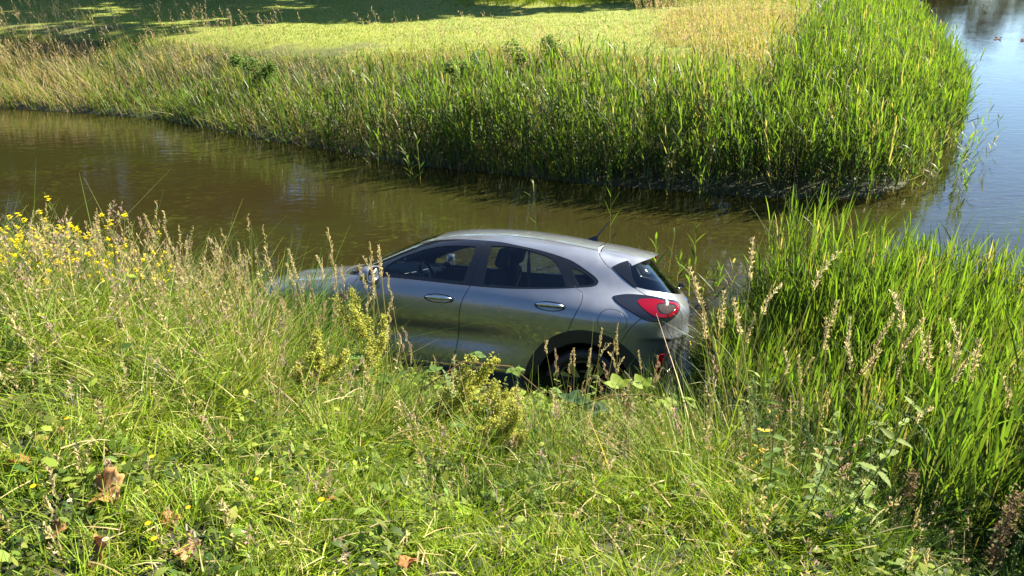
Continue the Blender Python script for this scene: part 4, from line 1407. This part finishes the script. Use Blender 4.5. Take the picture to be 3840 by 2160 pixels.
def blade_leaf(L, W, teeth=0, n=12, fold=.25, droop=.25, tooth=.12):
    """one broad leaf along +x from the origin, with a midrib fold and (optionally) a toothed edge"""
    V = []; Fc = []
    m = n * (2 if teeth else 1)
    for i in range(m + 1):
        t = i / m
        w = W * .5 * math.sin(math.pi * min(1, t**.72))**.85 if 0 < t < 1 else 0
        if teeth and i % 2: w *= 1 - tooth * 1.5
        z = -droop * L * t * t + .04 * L * math.sin(3 * math.pi * t) * .5
        V += [(L * t, -w, z + fold * w), (L * t, 0, z), (L * t, w, z + fold * w)]
    for i in range(m):
        a = i * 3
        Fc += [(a, a + 1, a + 4, a + 3), (a + 1, a + 2, a + 5, a + 4)]
    return np.array(V), np.array(Fc)


def place_leaf(A, base, az, el, leaf, col, roll=0.0):
    V, Fc = leaf
    R = Matrix.Rotation(az, 3, 'Z') @ Matrix.Rotation(-el, 3, 'Y') @ Matrix.Rotation(roll, 3, 'X')
    P = V @ np.array(R).T + np.array(base)
    c = np.array(col) * (1 + random.uniform(-.2, .2))
    C = np.broadcast_to(c, P.shape) * (1 + .18 * np.cos(np.arange(len(P)) * 2.1)[:, None] * .5)
    A.add(P, Fc, C)


def stem_acc(A, pts, r, col, n=5):
    V, Fc = tube(pts, r, n)
    Fc = [f for f in Fc if len(f) == 4]
    A.add(V, np.array(Fc), np.broadcast_to(np.array(col), V.shape))


# --- seeding grass stalks that stand out one by one
def make_stalk(seed):
    rg = np.random.default_rng(seed)
    root = empty("grass_stalk")
    A = Acc(); lean = rg.uniform(.03, .16)
    pts = [(lean * t * t, .02 * math.sin(4 * t), t) for t in np.linspace(0, 1, 7)]
    stem_acc(A, pts, np.linspace(.0030, .0017, 7), (.30, .27, .11), 4)
    for t, L in ((.25, .30), (.5, .22)):
        p = np.array([[lean * t * t, 0, t]])
        A.lv(p, rg.uniform(0, 6.28), rg.uniform(.7, 1.2), L, .005, .3, .2, .3, (.10, .14, .03), (.24, .24, .08), 4)
    A.build("stem", M_GRASS, root)
    B = Acc(); kind = seed % 4
    n = [110, 150, 90, 120][kind]; hl = [.15, .20, .13, .24][kind]
    t = 1 - hl * rg.uniform(0, 1, n)
    s = (1 - t) / hl
    rad_ = [.0032, .011, .0035, .007][kind] * (.35 + s)**.8
    a = rg.uniform(0, 6.28, n)
    if kind in (1, 3):
        br = np.round(s * 9) / 9; a = br * 13.0 + rg.normal(0, .5, n)
    q = np.c_[lean * t * t + rad_ * np.cos(a), .02 * np.sin(4 * t) + rad_ * np.sin(a), t + rg.uniform(-.3, .9, n) * rad_]
    if kind == 2: q[:, 0] += .5 * (np.clip(t - .93, 0, 1)) ** 1.0; 
    tint = [(.52, .42, .23), (.42, .31, .22), (.56, .48, .28), (.44, .35, .18)][kind]
    c = np.clip(np.array(tint) * rg.uniform(.7, 1.25, n)[:, None], 0, .8)
    B.lv(q, a, rg.uniform(.5, 1.4, n), rg.uniform(.008, .014, n), rg.uniform(.0018, .0034, n), 0, 0, rg.uniform(-1.5, 1.5, n), c, c, 1, 'flat')
    B.build("seed_head", M_DRY, root)
    return root


put_stalk = placer([make_stalk(i) for i in range(8)])
_k = 0
def stalk_band(xs, ys, hs, n, label, group, slim=False):
    global _k
    for i in range(n):
        x = random.uniform(*xs); y = random.uniform(*ys)
        if in_car(np.array([x]), np.array([y]), .03)[0]: continue
        h = random.uniform(*hs)
        rz = (random.uniform(-.12, .16), random.uniform(-.18, .2), random.uniform(0, 6.28))
        if slim: _k += _k % 2
        kind = ("slim pale spike", "loose pinkish plume", "stubby straw spike", "long feathery plume")[(_k % 8) % 4]
        size = "tall" if h > (hs[0] + hs[1]) / 2 else "short"
        xm = (xs[0] + xs[1]) / 2
        side = "left" if x < xm else "right"
        put_stalk(_k, (x, y, gz(x, y) - .02), rz, (h, h, h), f"{size} grass stalk, {kind}, {label}, {side} part", "grass stalk", group); _k += 1


stalk_band((-1.40, -.72), (4.05, 4.6), (.95, 1.42), 16, "crossing the car's front door", "tall grass stalks crossing the front door")
stalk_band((-2.25, -1.25), (4.2, 5.0), (.80, 1.2), 22, "before the bonnet", "tall grass stalks before the car's front")
stalk_band((-1.2, -.3), (3.6, 4.4), (.6, 1.0), 8, "before the front door", "grass stalks before the front door")
stalk_band((.30, 1.02), (3.7, 4.4), (.65, 1.05), 22, "before the rear wheel", "grass stalks before the rear wheel")
stalk_band((1.0, 2.5), (2.6, 3.7), (1.0, 1.5), 34, "before the near reeds", "grass stalks before the near reeds", True)
stalk_band((-4.6, -2.3), (4.2, 5.6), (.65, 1.0), 50, "among yellow flowers", "grass stalks on the left bank")
stalk_band((-1.0, 1.4), (1.7, 2.7), (.35, .6), 16, "at the picture's foot", "seed heads at the foot of the picture")


# --- yellow-flowered rape plants on the left bank
M_POD = M_GRASS
def make_rape(seed):
    rg = np.random.default_rng(seed); root = empty("rapeseed_plant")
    A = Acc(); P = Acc()
    tips = []
    main = [(0, 0, 0), (.02, .01, .35), (.0, .03, .7), (.03, .02, 1.0)]
    stem_acc(A, main, [.005, .004, .003, .002], (.12, .17, .05)); tips.append(np.array(main[-1]))
    for k in range(6):
        t = rg.uniform(.35, .85); p = np.array([.01, .02, t]); a = rg.uniform(0, 6.28); L = rg.uniform(.15, .38)
        e = p + (L * .55 * math.cos(a), L * .55 * math.sin(a), L)
        stem_acc(A, [p, (p + e) / 2 + (.02 * math.cos(a), .02 * math.sin(a), -.02), e], [.003, .0022, .0015], (.12, .17, .05), 4); tips.append(e)
    for e in tips:
        n = 16; s = rg.uniform(.02, .26, n)
        b = e - np.c_[0 * s, 0 * s, s * .9]
        A.lv(b, rg.uniform(0, 6.28, n), rg.uniform(.5, 1.0, n), rg.uniform(.04, .075, n), .0028, -.1, 0, 0, (.13, .18, .05), (.18, .22, .06), 2, 'stem')
        m = rg.integers(9, 16)
        for q in range(m):
            a = rg.uniform(0, 6.28); r = rg.uniform(0, .017); c = e + (r * math.cos(a), r * math.sin(a), rg.uniform(-.02, .012))
            for w in range(4):
                aa = a + w * math.pi / 2
                P.lv(np.array([c]), aa, .35, .0125, .0105, 0, 0, 0, (.78, .62, .01), (.80, .68, .02), 2, 'leaf')
    for k in range(7):
        z = rg.uniform(.05, .6); a = rg.uniform(0, 6.28)
        place_leaf(A, (0, 0, z), a, .5, blade_leaf(rg.uniform(.07, .14), .03, 0, 5), (.09, .14, .04))
    A.build("stem", M_POD, root); P.build("flower", M_PETAL, root)
    return root


put_rape = placer([make_rape(300 + i) for i in range(4)])
for i in range(95):
    x = random.uniform(-4.6, -2.2) if i < 98 else random.uniform(-2.3, -1.6); y = random.uniform(3.7, 5.3) + (.25 if x < -3.3 else 0)
    h = random.uniform(.55, .85)
    if i < 12: x = random.uniform(-4.5, -3.0); y = random.uniform(5.0, 5.6); h = random.uniform(.85, 1.05)
    put_rape(i, (x, y, gz(x, y)), (random.uniform(-.1, .1), random.uniform(-.1, .1), random.uniform(0, 6.28)), h, ("tall" if h > .8 else "low") + " yellow-flowered rape plant " + ("against the water" if y > 5.0 else "down in the grass") + (" at the far left" if x < -3.6 else " in the middle of the left bank" if x < -2.7 else " towards the car"), "rapeseed", "yellow-flowered rape plants on the left bank")


# --- dock plants with knobbly yellow-green seed spikes
def make_dock(seed, H, spread):
    rg = np.random.default_rng(seed); root = empty("dock_plant"); A = Acc(); B = Acc(); Lf = Acc()
    stems = [[(0, 0, 0), (.03, .0, H * .4), (.02, .02, H * .75), (-.02, .0, H)]]
    for k in range(7):
        z = H * rg.uniform(.40, .8); a = rg.uniform(0, 6.28); L = H * rg.uniform(.18, .36)
        stems.append([(.02, .01, z), (.02 + spread * L * .5 * math.cos(a), spread * L * .5 * math.sin(a), z + L * .45), (.02 + spread * L * .7 * math.cos(a), spread * L * .7 * math.sin(a), z + L)])
    for i, s in enumerate(stems):
        stem_acc(A, s, np.linspace(.005 if i == 0 else .003, .0015, len(s)), (.16, .15, .05), 5)
        s = np.array(s); n = 900 if i == 0 else 480
        t = rg.uniform(.38 if i == 0 else .1, 1.0, n)
        t = np.round(t * 26) / 26 + rg.normal(0, .006, n)
        t = np.clip(t, 0, 1) * (len(s) - 1); k = np.minimum(t.astype(int), len(s) - 2); fr = (t - k)[:, None]
        p = s[k] * (1 - fr) + s[k + 1] * fr
        p = p + rg.normal(0, .0115, (n, 3))
        c = np.clip(np.array((.36, .37, .07)) * rg.uniform(.65, 1.3, n)[:, None], 0, .7)
        B.lv(p, rg.uniform(0, 6.28, n), rg.uniform(-.8, .9, n), .0105, .0095, .2, 0, rg.uniform(-1.5, 1.5, n), c, c, 2, 'leaf')
    for k in range(13):
        z = H * rg.uniform(.0, .65); a = rg.uniform(0, 6.28)
        place_leaf(Lf, (.02, 0, z), a, rg.uniform(.2, .9), blade_leaf(rg.uniform(.12, .24), rg.uniform(.035, .06), 0, 8, .3, .5), (.085, .15, .035), rg.uniform(-.5, .5))
    A.build("stem", M_GRASS, root); B.build("seed_cluster", M_DRY, root); Lf.build("leaf", M_LEAF, root)
    return root


d1 = make_dock(1, .92, .9); d1.location = (-.84, 3.95, gz(-.84, 3.95)); d1.rotation_euler = (.05, -.10, 0); d1.scale = (1.15, 1.15, 1.05)
tag(d1, "tall upright dock plant with knobbly yellow-green seed spikes before the front door", "dock plant")
d2 = make_dock(2, .70, .9); d2.location = (-.72, 3.25, gz(-.72, 3.25) - .08); d2.rotation_euler = (.1, .80, .15); d2.scale = (1.3, 1.3, 1.3)
tag(d2, "dock plant bent over to the right below the car sill, thick with green seeds", "dock plant")
d3 = make_dock(3, .50, .7); d3.location = (-1.35, 3.7, gz(-1.35, 3.7)); d3.rotation_euler = (.0, -.2, 1)
tag(d3, "short leafy dock plant left of the tall one", "dock plant")


for i, (x, y, H, ry, lab) in enumerate(((-.30, 3.15, .55, .55, "low dock plant with green seeds right of the bent one"), (.05, 2.85, .45, -.3, "low leafy dock plant in the middle of the meadow"), (-1.15, 3.2, .50, .4, "leaning dock plant in the tall grass left of the bent one"))):
    q = make_dock(11 + i, H, 1.0); q.location = (x, y, gz(x, y)); q.rotation_euler = (.05, ry, .3 * i)
    tag(q, lab, "dock plant")


# --- nettles and other upright leafy weeds
def make_nettle(seed, col, tip=(.15, .17, .07), leafL=.07, n_=9, seeds=True):
    rg = np.random.default_rng(seed); A = Acc(); B = Acc(); root = empty("nettle_plant")
    stem_acc(A, [(0, 0, 0), (.02, 0, .35), (0, .02, .7), (.02, .01, 1)], [.004, .0035, .0028, .0015], (.12, .12, .05), 5)
    for k in range(n_):
        t = .12 + .86 * k / (n_ - 1); L = leafL * (1.25 - .75 * t) * rg.uniform(.85, 1.2)
        for s in (0, math.pi):
            a = s + k * math.pi / 2 + rg.normal(0, .25)
            place_leaf(B, (.01, .01, t), a, rg.uniform(-.1, .7), blade_leaf(L, L * .52, 1, 6, .3, .35), col, rg.uniform(-.3, .3))
            if seeds and t > .45:
                m = 14; q = np.c_[np.full(m, .01), np.full(m, .01), t - rg.uniform(0, .05, m)] + rg.normal(0, .010, (m, 3)) + np.array([math.cos(a), math.sin(a), 0]) * rg.uniform(0, .03, m)[:, None]
                A.lv(q, rg.uniform(0, 6.28, m), -.8, .009, .004, 0, 0, 0, tip, tip, 1, 'flat')
    A.build("stem", M_GRASS, root); B.build("leaf", M_LEAF, root)
    return root


put_net = placer([make_nettle(400 + i, ((.10, .16, .030), (.17, .23, .04), (.07, .12, .028), (.20, .25, .045), (.12, .18, .035))[i], leafL=(.085, .10, .075)[i % 3]) for i in range(5)])
for i in range(200):
    if i < 55: x, y, h = random.uniform(1.0, 2.3), random.uniform(1.9, 4.0), random.uniform(.35, .75); lab = "dark nettle right of the car"; gp = "nettles right of the car"
    elif i < 170: x, y = random.uniform(-1.2, 1.15), random.uniform(3.3, 4.7); h = random.uniform(.34, .52) * (1.15 if y > 4 else .9); lab = "leafy nettle below the car sill"; gp = "nettles below the car"
    else: x, y, h = random.uniform(-1.2, 1.9), random.uniform(1.9, 3.3), random.uniform(.18, .34); lab = "small nettle in the meadow"; gp = "nettles in the meadow"
    lab = ("tall " if h > .5 else "low ") + lab.replace("small ", "") + (", nearer the camera" if y < (3.3 if i < 55 else 4.0 if i < 170 else 2.6) else ", nearer the water") + (", left part" if x < (1.9 if i < 55 else 0 if i < 170 else .35) else ", right part")
    put_net(i, (x, y, gz(x, y)), (random.uniform(-.2, .2), random.uniform(-.2, .2), random.uniform(0, 6.28)), h, lab, "nettle", gp)
yn = make_nettle(450, (.42, .33, .02), (.16, .10, .05), .10, 6)
yn.location = (1.02, 2.55, gz(1.02, 2.55)); yn.scale = (.55, .55, .55); yn.rotation_euler = (.1, .05, .4)
for ch in yn.children: ch.name = ch.name
tag(yn, "withering nettle with bright yellow leaves on the bank at lower right", "nettle")
M_BROWN = M_DRY
def make_brownspike(H):
    root = empty("withered_nettle"); A = Acc(); B = Acc(); rg = np.random.default_rng(int(H * 1000))
    stem_acc(A, [(0, 0, 0), (.01, 0, H * .5), (0, .02, H)], [.004, .003, .0015], (.12, .08, .04), 5)
    n = 420; t = H * rg.uniform(.35, 1, n); t = np.round(t * 14 / H) * H / 14
    B.lv(np.c_[0 * t, 0 * t, t] + rg.normal(0, .013, (n, 3)), rg.uniform(0, 6.28, n), rg.uniform(-.9, .6, n), .012, .006, 0, 0, rg.uniform(-1, 1, n), np.clip(np.array((.22, .16, .08)) * rg.uniform(.6, 1.4, n)[:, None], 0, 1), (.2, .13, .07), 1, 'flat')
    for k in range(8): place_leaf(B, (0, 0, H * rg.uniform(.1, .7)), rg.uniform(0, 6.28), rg.uniform(-.5, .4), blade_leaf(.05, .025, 1, 5), (.10, .13, .04))
    A.build("stem", M_DRY, root); B.build("seed_cluster", M_DRY, root)
    return root
for x, y, H, lab in ((1.18, 2.75, .62, "brown-seeded withered nettle beside the yellow-leaved one"), (1.62, 2.35, .5, "brown-seeded withered nettle further right down the bank"), (1.72, 1.95, .52, "brown-seeded withered nettle in the lower right corner"), (.62, 3.3, .55, "thin reddish withered nettle before the rear bumper")):
    q = make_brownspike(H); q.location = (x, y, gz(x, y)); tag(q, lab, "nettle")


# --- bramble arching before the rear wheel
def make_bramble(pts, leaves_at, name="bramble"):
    root = empty(name); A = Acc(); o0 = np.array(pts[0])
    P = np.array(pts) - o0
    stem_acc(A, P, np.linspace(.0045, .002, len(P)), (.20, .13, .06), 6)
    A.build("stem", M_LEAF, root)
    for (t, az, el, L, tone) in leaves_at:
        k = min(int(t * (len(P) - 1)), len(P) - 2); f_ = t * (len(P) - 1) - k
        b = P[k] * (1 - f_) + P[k + 1] * f_
        B = Acc()
        tipd = np.array([math.cos(az), math.sin(az), .3]) * .05
        stem_acc(B, [b, b + tipd], [.0015, .001], (.16, .18, .05), 4)
        for da, ll in ((0, 1.0), (1.25, .85), (-1.25, .85)):
            place_leaf(B, b + tipd, az + da, el, blade_leaf(L * ll, L * ll * .74, 1, 9, .18, .22, .09), tone, random.uniform(-.25, .25))
        B.build("leaf", M_LEAF, root)
    root.location = o0
    return root


LT = (.20, .27, .035); DK = (.028, .065, .022)
g1 = gz(-.1, 3.2) - .20
b1 = make_bramble([(-.05, 3.15, g1 + .12), (.10, 3.25, g1 + .32), (.32, 3.35, g1 + .50), (.55, 3.45, g1 + .52), (.78, 3.55, g1 + .46), (.98, 3.6, g1 + .36)],
                  [(.12, 2.4, .1, .10, DK), (.25, 5.2, -.3, .10, DK), (.40, 1.2, .3, .11, DK), (.52, 4.6, -.2, .095, DK), (.66, 1.8, .5, .11, LT), (.80, 2.0, .6, .10, LT), (.88, 5.0, .0, .09, LT), (1.0, .4, -.2, .085, LT)])
tag(b1, "bramble shoot arching to the right before the rear wheel, dark then lime green toothed leaves", "bramble")
g2 = gz(-.4, 3.0)
b2 = make_bramble([(-.55, 2.9, g2 + .05), (-.45, 3.1, g2 + .38), (-.25, 3.2, g2 + .48), (0, 3.25, g2 + .42), (.2, 3.2, g2 + .25)],
                  [(.35, 2.0, .2, .06, (.10, .17, .04)), (.55, 1.2, .0, .06, (.10, .17, .04)), (.75, 5.0, .1, .065, (.13, .2, .04)), (.95, .2, -.3, .06, (.13, .2, .04))])
tag(b2, "brown bramble runner arching low over the grass left of the leafy shoot", "bramble")


# --- sedge tuft on the left bank against the water
def make_tuft(name, n, H, R, col, seed):
    rg = np.random.default_rng(seed); A = Acc(); a = rg.uniform(0, 6.28, n)
    r = R * np.sqrt(rg.uniform(0, 1, n))
    c = np.clip(np.array(col) * rg.uniform(.6, 1.3, n)[:, None], 0, .7)
    A.lv(np.c_[r * np.cos(a), r * np.sin(a), 0 * a], a + rg.normal(0, .4, n), 1.57 - .15 - .35 * (r / R) * rg.uniform(0, 1, n), H * rg.uniform(.55, 1.1, n), rg.uniform(.008, .014, n), rg.uniform(0, .25, n), rg.uniform(0, .25, n), rg.uniform(-1, 1, n), c * .8, c, 5)
    return A.build(name, M_REED)


t1_ = make_tuft("sedge_tuft", 460, 1.10, .36, (.085, .15, .045), 5); t1_.location = (-1.98, 5.15, gz(-1.98, 5.15) - .02)
tag(t1_, "blue-green tuft of long sedge blades at the water's edge left of the bonnet", "sedge")
t2_ = make_tuft("sedge_tuft", 330, .95, .28, (.10, .16, .04), 6); t2_.location = (-1.62, 4.95, gz(-1.62, 4.95) - .02)
tag(t2_, "green sedge tuft hiding the car's front wing, right beside the larger tuft", "sedge")
for i, (x, y, H, lab) in enumerate(((-2.75, 5.35, .9, "thin upright sedge blades left of the big tuft"), (2.05, 2.75, .75, "arching broad reed-grass tuft on the bank at lower right"), (1.55, 3.2, .7, "reed-grass tuft on the bank between nettles"), (2.5, 2.5, .6, "reed-grass tuft near the lower right corner"))):
    q = make_tuft("sedge_tuft", 30 if i == 0 else 60, H, .14, (.10, .17, .04), 20 + i); q.location = (x, y, gz(x, y) - .02); tag(q, lab, "sedge")


# --- reeds standing apart in the water
def single_reed(name, x, y, H, n, seed, lab, group=None, spread=.12, z0=-.05):
    global RNG
    keep = RNG; RNG = np.random.default_rng(seed)
    S = Acc()
    xs = RNG.normal(0, spread, n); ys = RNG.normal(0, spread * .7, n)
    reed_stalks(S, xs, ys, np.array([H] * n) * R_(.6, 1.05, n), zb=np.full(n, z0), lean=(-.02, 0), nl=7, wl=1.2, gc=1.15, segs=4)
    o = S.build(name, M_REED); o.location = (x, y, 0); RNG = keep
    tag(o, lab, "reed", group)
    return o


for i, (x, y, H, n, lab) in enumerate((
        (-3.12, 12.75, .62, 5, "small clump of pale reeds standing in open water left of the others"),
        (-1.95, 11.5, .95, 6, "tallest clump of pale reeds standing out in the open water"),
        (-1.35, 10.95, .75, 3, "three thin reeds furthest out from the far bank"),
        (-.95, 11.35, .8, 4, "pale reeds in the water right of the tallest clump"),
        (-4.15, 13.1, .6, 5, "low reed clump at the water's edge towards the left"),
        (1.35, 10.6, .8, 4, "pale reeds in front of the reed bed's middle"),
        (2.7, 10.05, .7, 3, "single bright reed shoot before the right part of the reed bed"),
        (.35, 8.35, 1.05, 1, "lone reed rising beside the car's antenna"),
        (1.05, 8.15, .95, 1, "lone reed rising behind the car's spoiler"),
        (1.75, 7.6, .6, 4, "low reeds in the water right behind the tailgate"),
        (2.15, 6.9, .65, 6, "thin reeds at the left end of the near reed bed"))):
    single_reed("reed_clump" if n > 1 else "reed", x, y, H, n, 60 + i, lab, spread=.05 + .02 * n)
for i in range(34):
    x = 6.05 + 1.1 * random.random(); y = random.uniform(10.2, 13.5)
    single_reed("reed", x + (y - 10.6) * .55, y, random.uniform(.45, 1.05), 1, 90 + i, "thin sparse reed at the outer edge of the bed by open water", "sparse reeds by the open water")


# --- leafy shrubs on the far bank
def make_bush(seed, R, H, n):
    rg = np.random.default_rng(seed); A = Acc(); root = empty("bush"); B = Acc()
    lobes = [(rg.uniform(-R, R) * 1.2, rg.uniform(-R, R) * .6, H * rg.uniform(.2, 1.0), R * rg.uniform(.25, .5)) for _ in range(7)]
    for lx, ly, lz, lr in lobes:
        stem_acc(B, [(0, 0, 0), (lx * .5, ly * .5, lz * .5), (lx, ly, lz)], [.012, .008, .004], (.10, .09, .05), 5)
        m = n // 7; d = rg.normal(0, 1, (m, 3)); d /= np.linalg.norm(d, axis=1)[:, None]
        q = np.array([lx, ly, lz]) + d * lr * rg.uniform(.4, 1, m)[:, None]; q[:, 2] = np.maximum(q[:, 2], .03)
        c = np.clip(np.array((.10, .16, .035)) * rg.uniform(.5, 1.4, m)[:, None], 0, .5)
        A.lv(q, rg.uniform(0, 6.28, m), rg.uniform(-.4, .8, m), rg.uniform(.05, .09, m), rg.uniform(.03, .055, m), .2, 0, rg.uniform(-.7, .7, m), c, c, 2, 'leaf')
    B.build("stem", M_GRASS, root); A.build("foliage", M_LEAF, root)
    return root


for i, (x, y, R, H, lab) in enumerate(((-.75, 14.4, .55, .75, "dark leafy bush on the far bank behind the middle of the reeds"), (.4, 15.1, .45, .65, "smaller leafy bush right of the dark one on the far bank"), (-5.3, 15.7, .4, .8, "upright leafy weed clump on the far bank to the left"))):
    q = make_bush(500 + i, R, H, 1500); q.location = (x, y, gz(x, y)); tag(q, lab, "bush")


# --- big fallen leaves in the short grass
def make_dry_leaf(seed):
    rg = np.random.default_rng(seed)
    n = 60; V = [(0, 0, 0)]; rings = 5
    ang = np.linspace(0, 2 * math.pi, n, endpoint=False)
    lob = .74 + .26 * np.abs(np.cos(2.5 * ang))**.8; lob *= 1 + .10 * np.cos(ang * 17 + seed) * (np.abs(np.sin(ang * 2.5)) < .85)
    lob *= np.where(np.abs(np.angle(np.exp(1j * (ang - math.pi)))) < .22, .35, 1)
    top = []
    ph = rg.uniform(0, 6.28)
    for r in range(1, rings + 1):
        f = r / rings
        for a, l in zip(ang, lob):
            x, y = .075 * l * f * math.cos(a), .075 * l * f * math.sin(a)
            z = .022 * f * f * math.sin(2 * a + ph) + .010 * math.cos(5 * a + ph) * f * f + .012 * f * f
            top.append((x, y, z))
    V = np.array([(0, 0, 0)] + top)
    F3 = []; 
    for k in range(n): F3.append((0, 1 + k, 1 + (k + 1) % n))
    for r in range(rings - 1):
        for k in range(n):
            a = 1 + r * n + k; b = 1 + r * n + (k + 1) % n
            F3.append((a, a + n, b + n, b))
    m = len(V)
    V2 = np.r_[V, V - (0, 0, .0008)]
    F4 = F3 + [tuple(i + m for i in f[::-1]) for f in F3]
    e0 = 1 + (rings - 1) * n
    F4 += [(e0 + k, e0 + m + k, e0 + m + (k + 1) % n, e0 + (k + 1) % n) for k in range(n)]
    a = np.arctan2(V2[:, 1], V2[:, 0]); rr = np.hypot(V2[:, 0], V2[:, 1])
    vein = np.clip(1 - np.abs(np.sin(a * 2.5)) * 6, 0, 1) * .25
    base = np.array([(.50, .28, .11), (.36, .17, .07), (.42, .25, .12)][seed % 3])
    c = base * (1 + vein[:, None] + .25 * np.sin(a * 7 + rr * 90)[:, None] * .5)
    o = mesh_obj("dry_leaf", V2, F4, M_DRY, None, smooth=True, colors=c)
    V, Fc = tube([(-.02, 0, 0), (-.06, .0, .004), (-.11, .01, .012)], [.0018, .0014, .001], 5)
    s = mesh_obj("leaf_stalk", V, Fc, M_BARK, o)
    return o


put_dl = placer([make_dry_leaf(i) for i in range(3)])
DL = [(-1.30, 1.83, 1.15, 0, "largest tan dry leaf lying flat in the short grass at lower left"), (-1.62, 2.10, .85, 2, "tan dry leaf half sunk in grass, above and left of the largest"), (-1.62, 1.93, .6, 1, "small tan leaf piece between the two large dry leaves"),
      (-1.66, 1.76, .8, 1, "reddish brown curled leaf at the left edge"), (-1.04, 1.70, .6, 1, "curled orange-brown leaf right of the largest dry leaf"), (-1.16, 1.54, .85, 1, "upright brown leaf at the bottom edge at lower left"),
      (-.30, 1.56, .45, 1, "brown leaf hidden in the grass at the bottom edge left of centre"), (-.92, 1.56, .6, 2, "tan leaf near the bottom edge beside the upright brown one"), (-1.33, 1.62, .55, 1, "small dark brown leaf just below the largest dry leaf"), (-.62, 1.95, .35, 1, "small rust-coloured leaf in the grass left of centre")]
for i, (x, y, s, kd, lab) in enumerate(DL):
    put_dl(kd, (x, y, gz(x, y) + .045), (random.uniform(-.25, .25) + .25 + (.7 if i == 5 else 0), random.uniform(-.25, .25), random.uniform(0, 6.28)), s * .85, lab, "dry leaf")


# --- small flowers in the short grass
def make_daisy(petal, core, name, L):
    root = empty(name); A = Acc(); B = Acc()
    stem_acc(A, [(0, 0, 0), (.003, 0, .05), (0, 0, .10)], [.0012, .0011, .001], (.1, .15, .04), 4)
    n = 16
    B.lv(np.repeat([[0, 0, .10]], n, 0), np.arange(n) * 2 * math.pi / n, .25, L, L * .45, .1, 0, 0, petal, petal, 2, 'leaf')
    A.build("stem", M_GRASS, root); B.build("flower_head", M_PETAL, root)
    V, Fc = lathe_pts([(0, .104), (.003, .103), (.0045, .100)], 10); V = V[:, [0, 2, 1]]
    mesh_obj("flower_centre", V, Fc, core, root)
    return root


ycore = pmat("flower centre", (.6, .40, .01), .8)
put_y = placer([make_daisy((.75, .50, .01), ycore, "hawkbit_flower", .014)])
put_w = placer([make_daisy((.75, .75, .70), ycore, "daisy", .008)])
for i, (x, y) in enumerate([(-1.62, 2.06 + .15), (-1.22, 2.0), (-1.45, 1.75), (-1.05, 1.62), (-1.0, 1.55), (-.98, 1.72), (-.85, 1.93), (-.60, 1.8), (-1.75, 1.95)]):
    put_y(0, (x, y, gz(x, y) + .03), random.uniform(0, 6), random.uniform(.6, .85), "small yellow hawkbit flower in the short grass at lower left", "flower", "yellow flowers in the short grass")
for i, (x, y) in enumerate([(-1.62, 2.02), (-1.30, 1.68), (-1.62, 1.62), (-1.1, 1.5), (-1.5, 1.56)]):
    put_w(0, (x, y, gz(x, y) + .02), random.uniform(0, 6), random.uniform(.8, 1.2), "tiny white daisy in the short grass at lower left", "flower", "daisies in the short grass")
# --- two small leaves drifting on the lake
for i, (x, y, lab) in enumerate(((17.2, 27.4, "dark leaf drifting on the blue water, left one of a pair"), (17.9, 27.0, "dark leaf drifting on the blue water, right one of a pair"))):
    put_dl(1, (x, y, .02), (0, 0, i), 1.6, lab, "floating leaf")
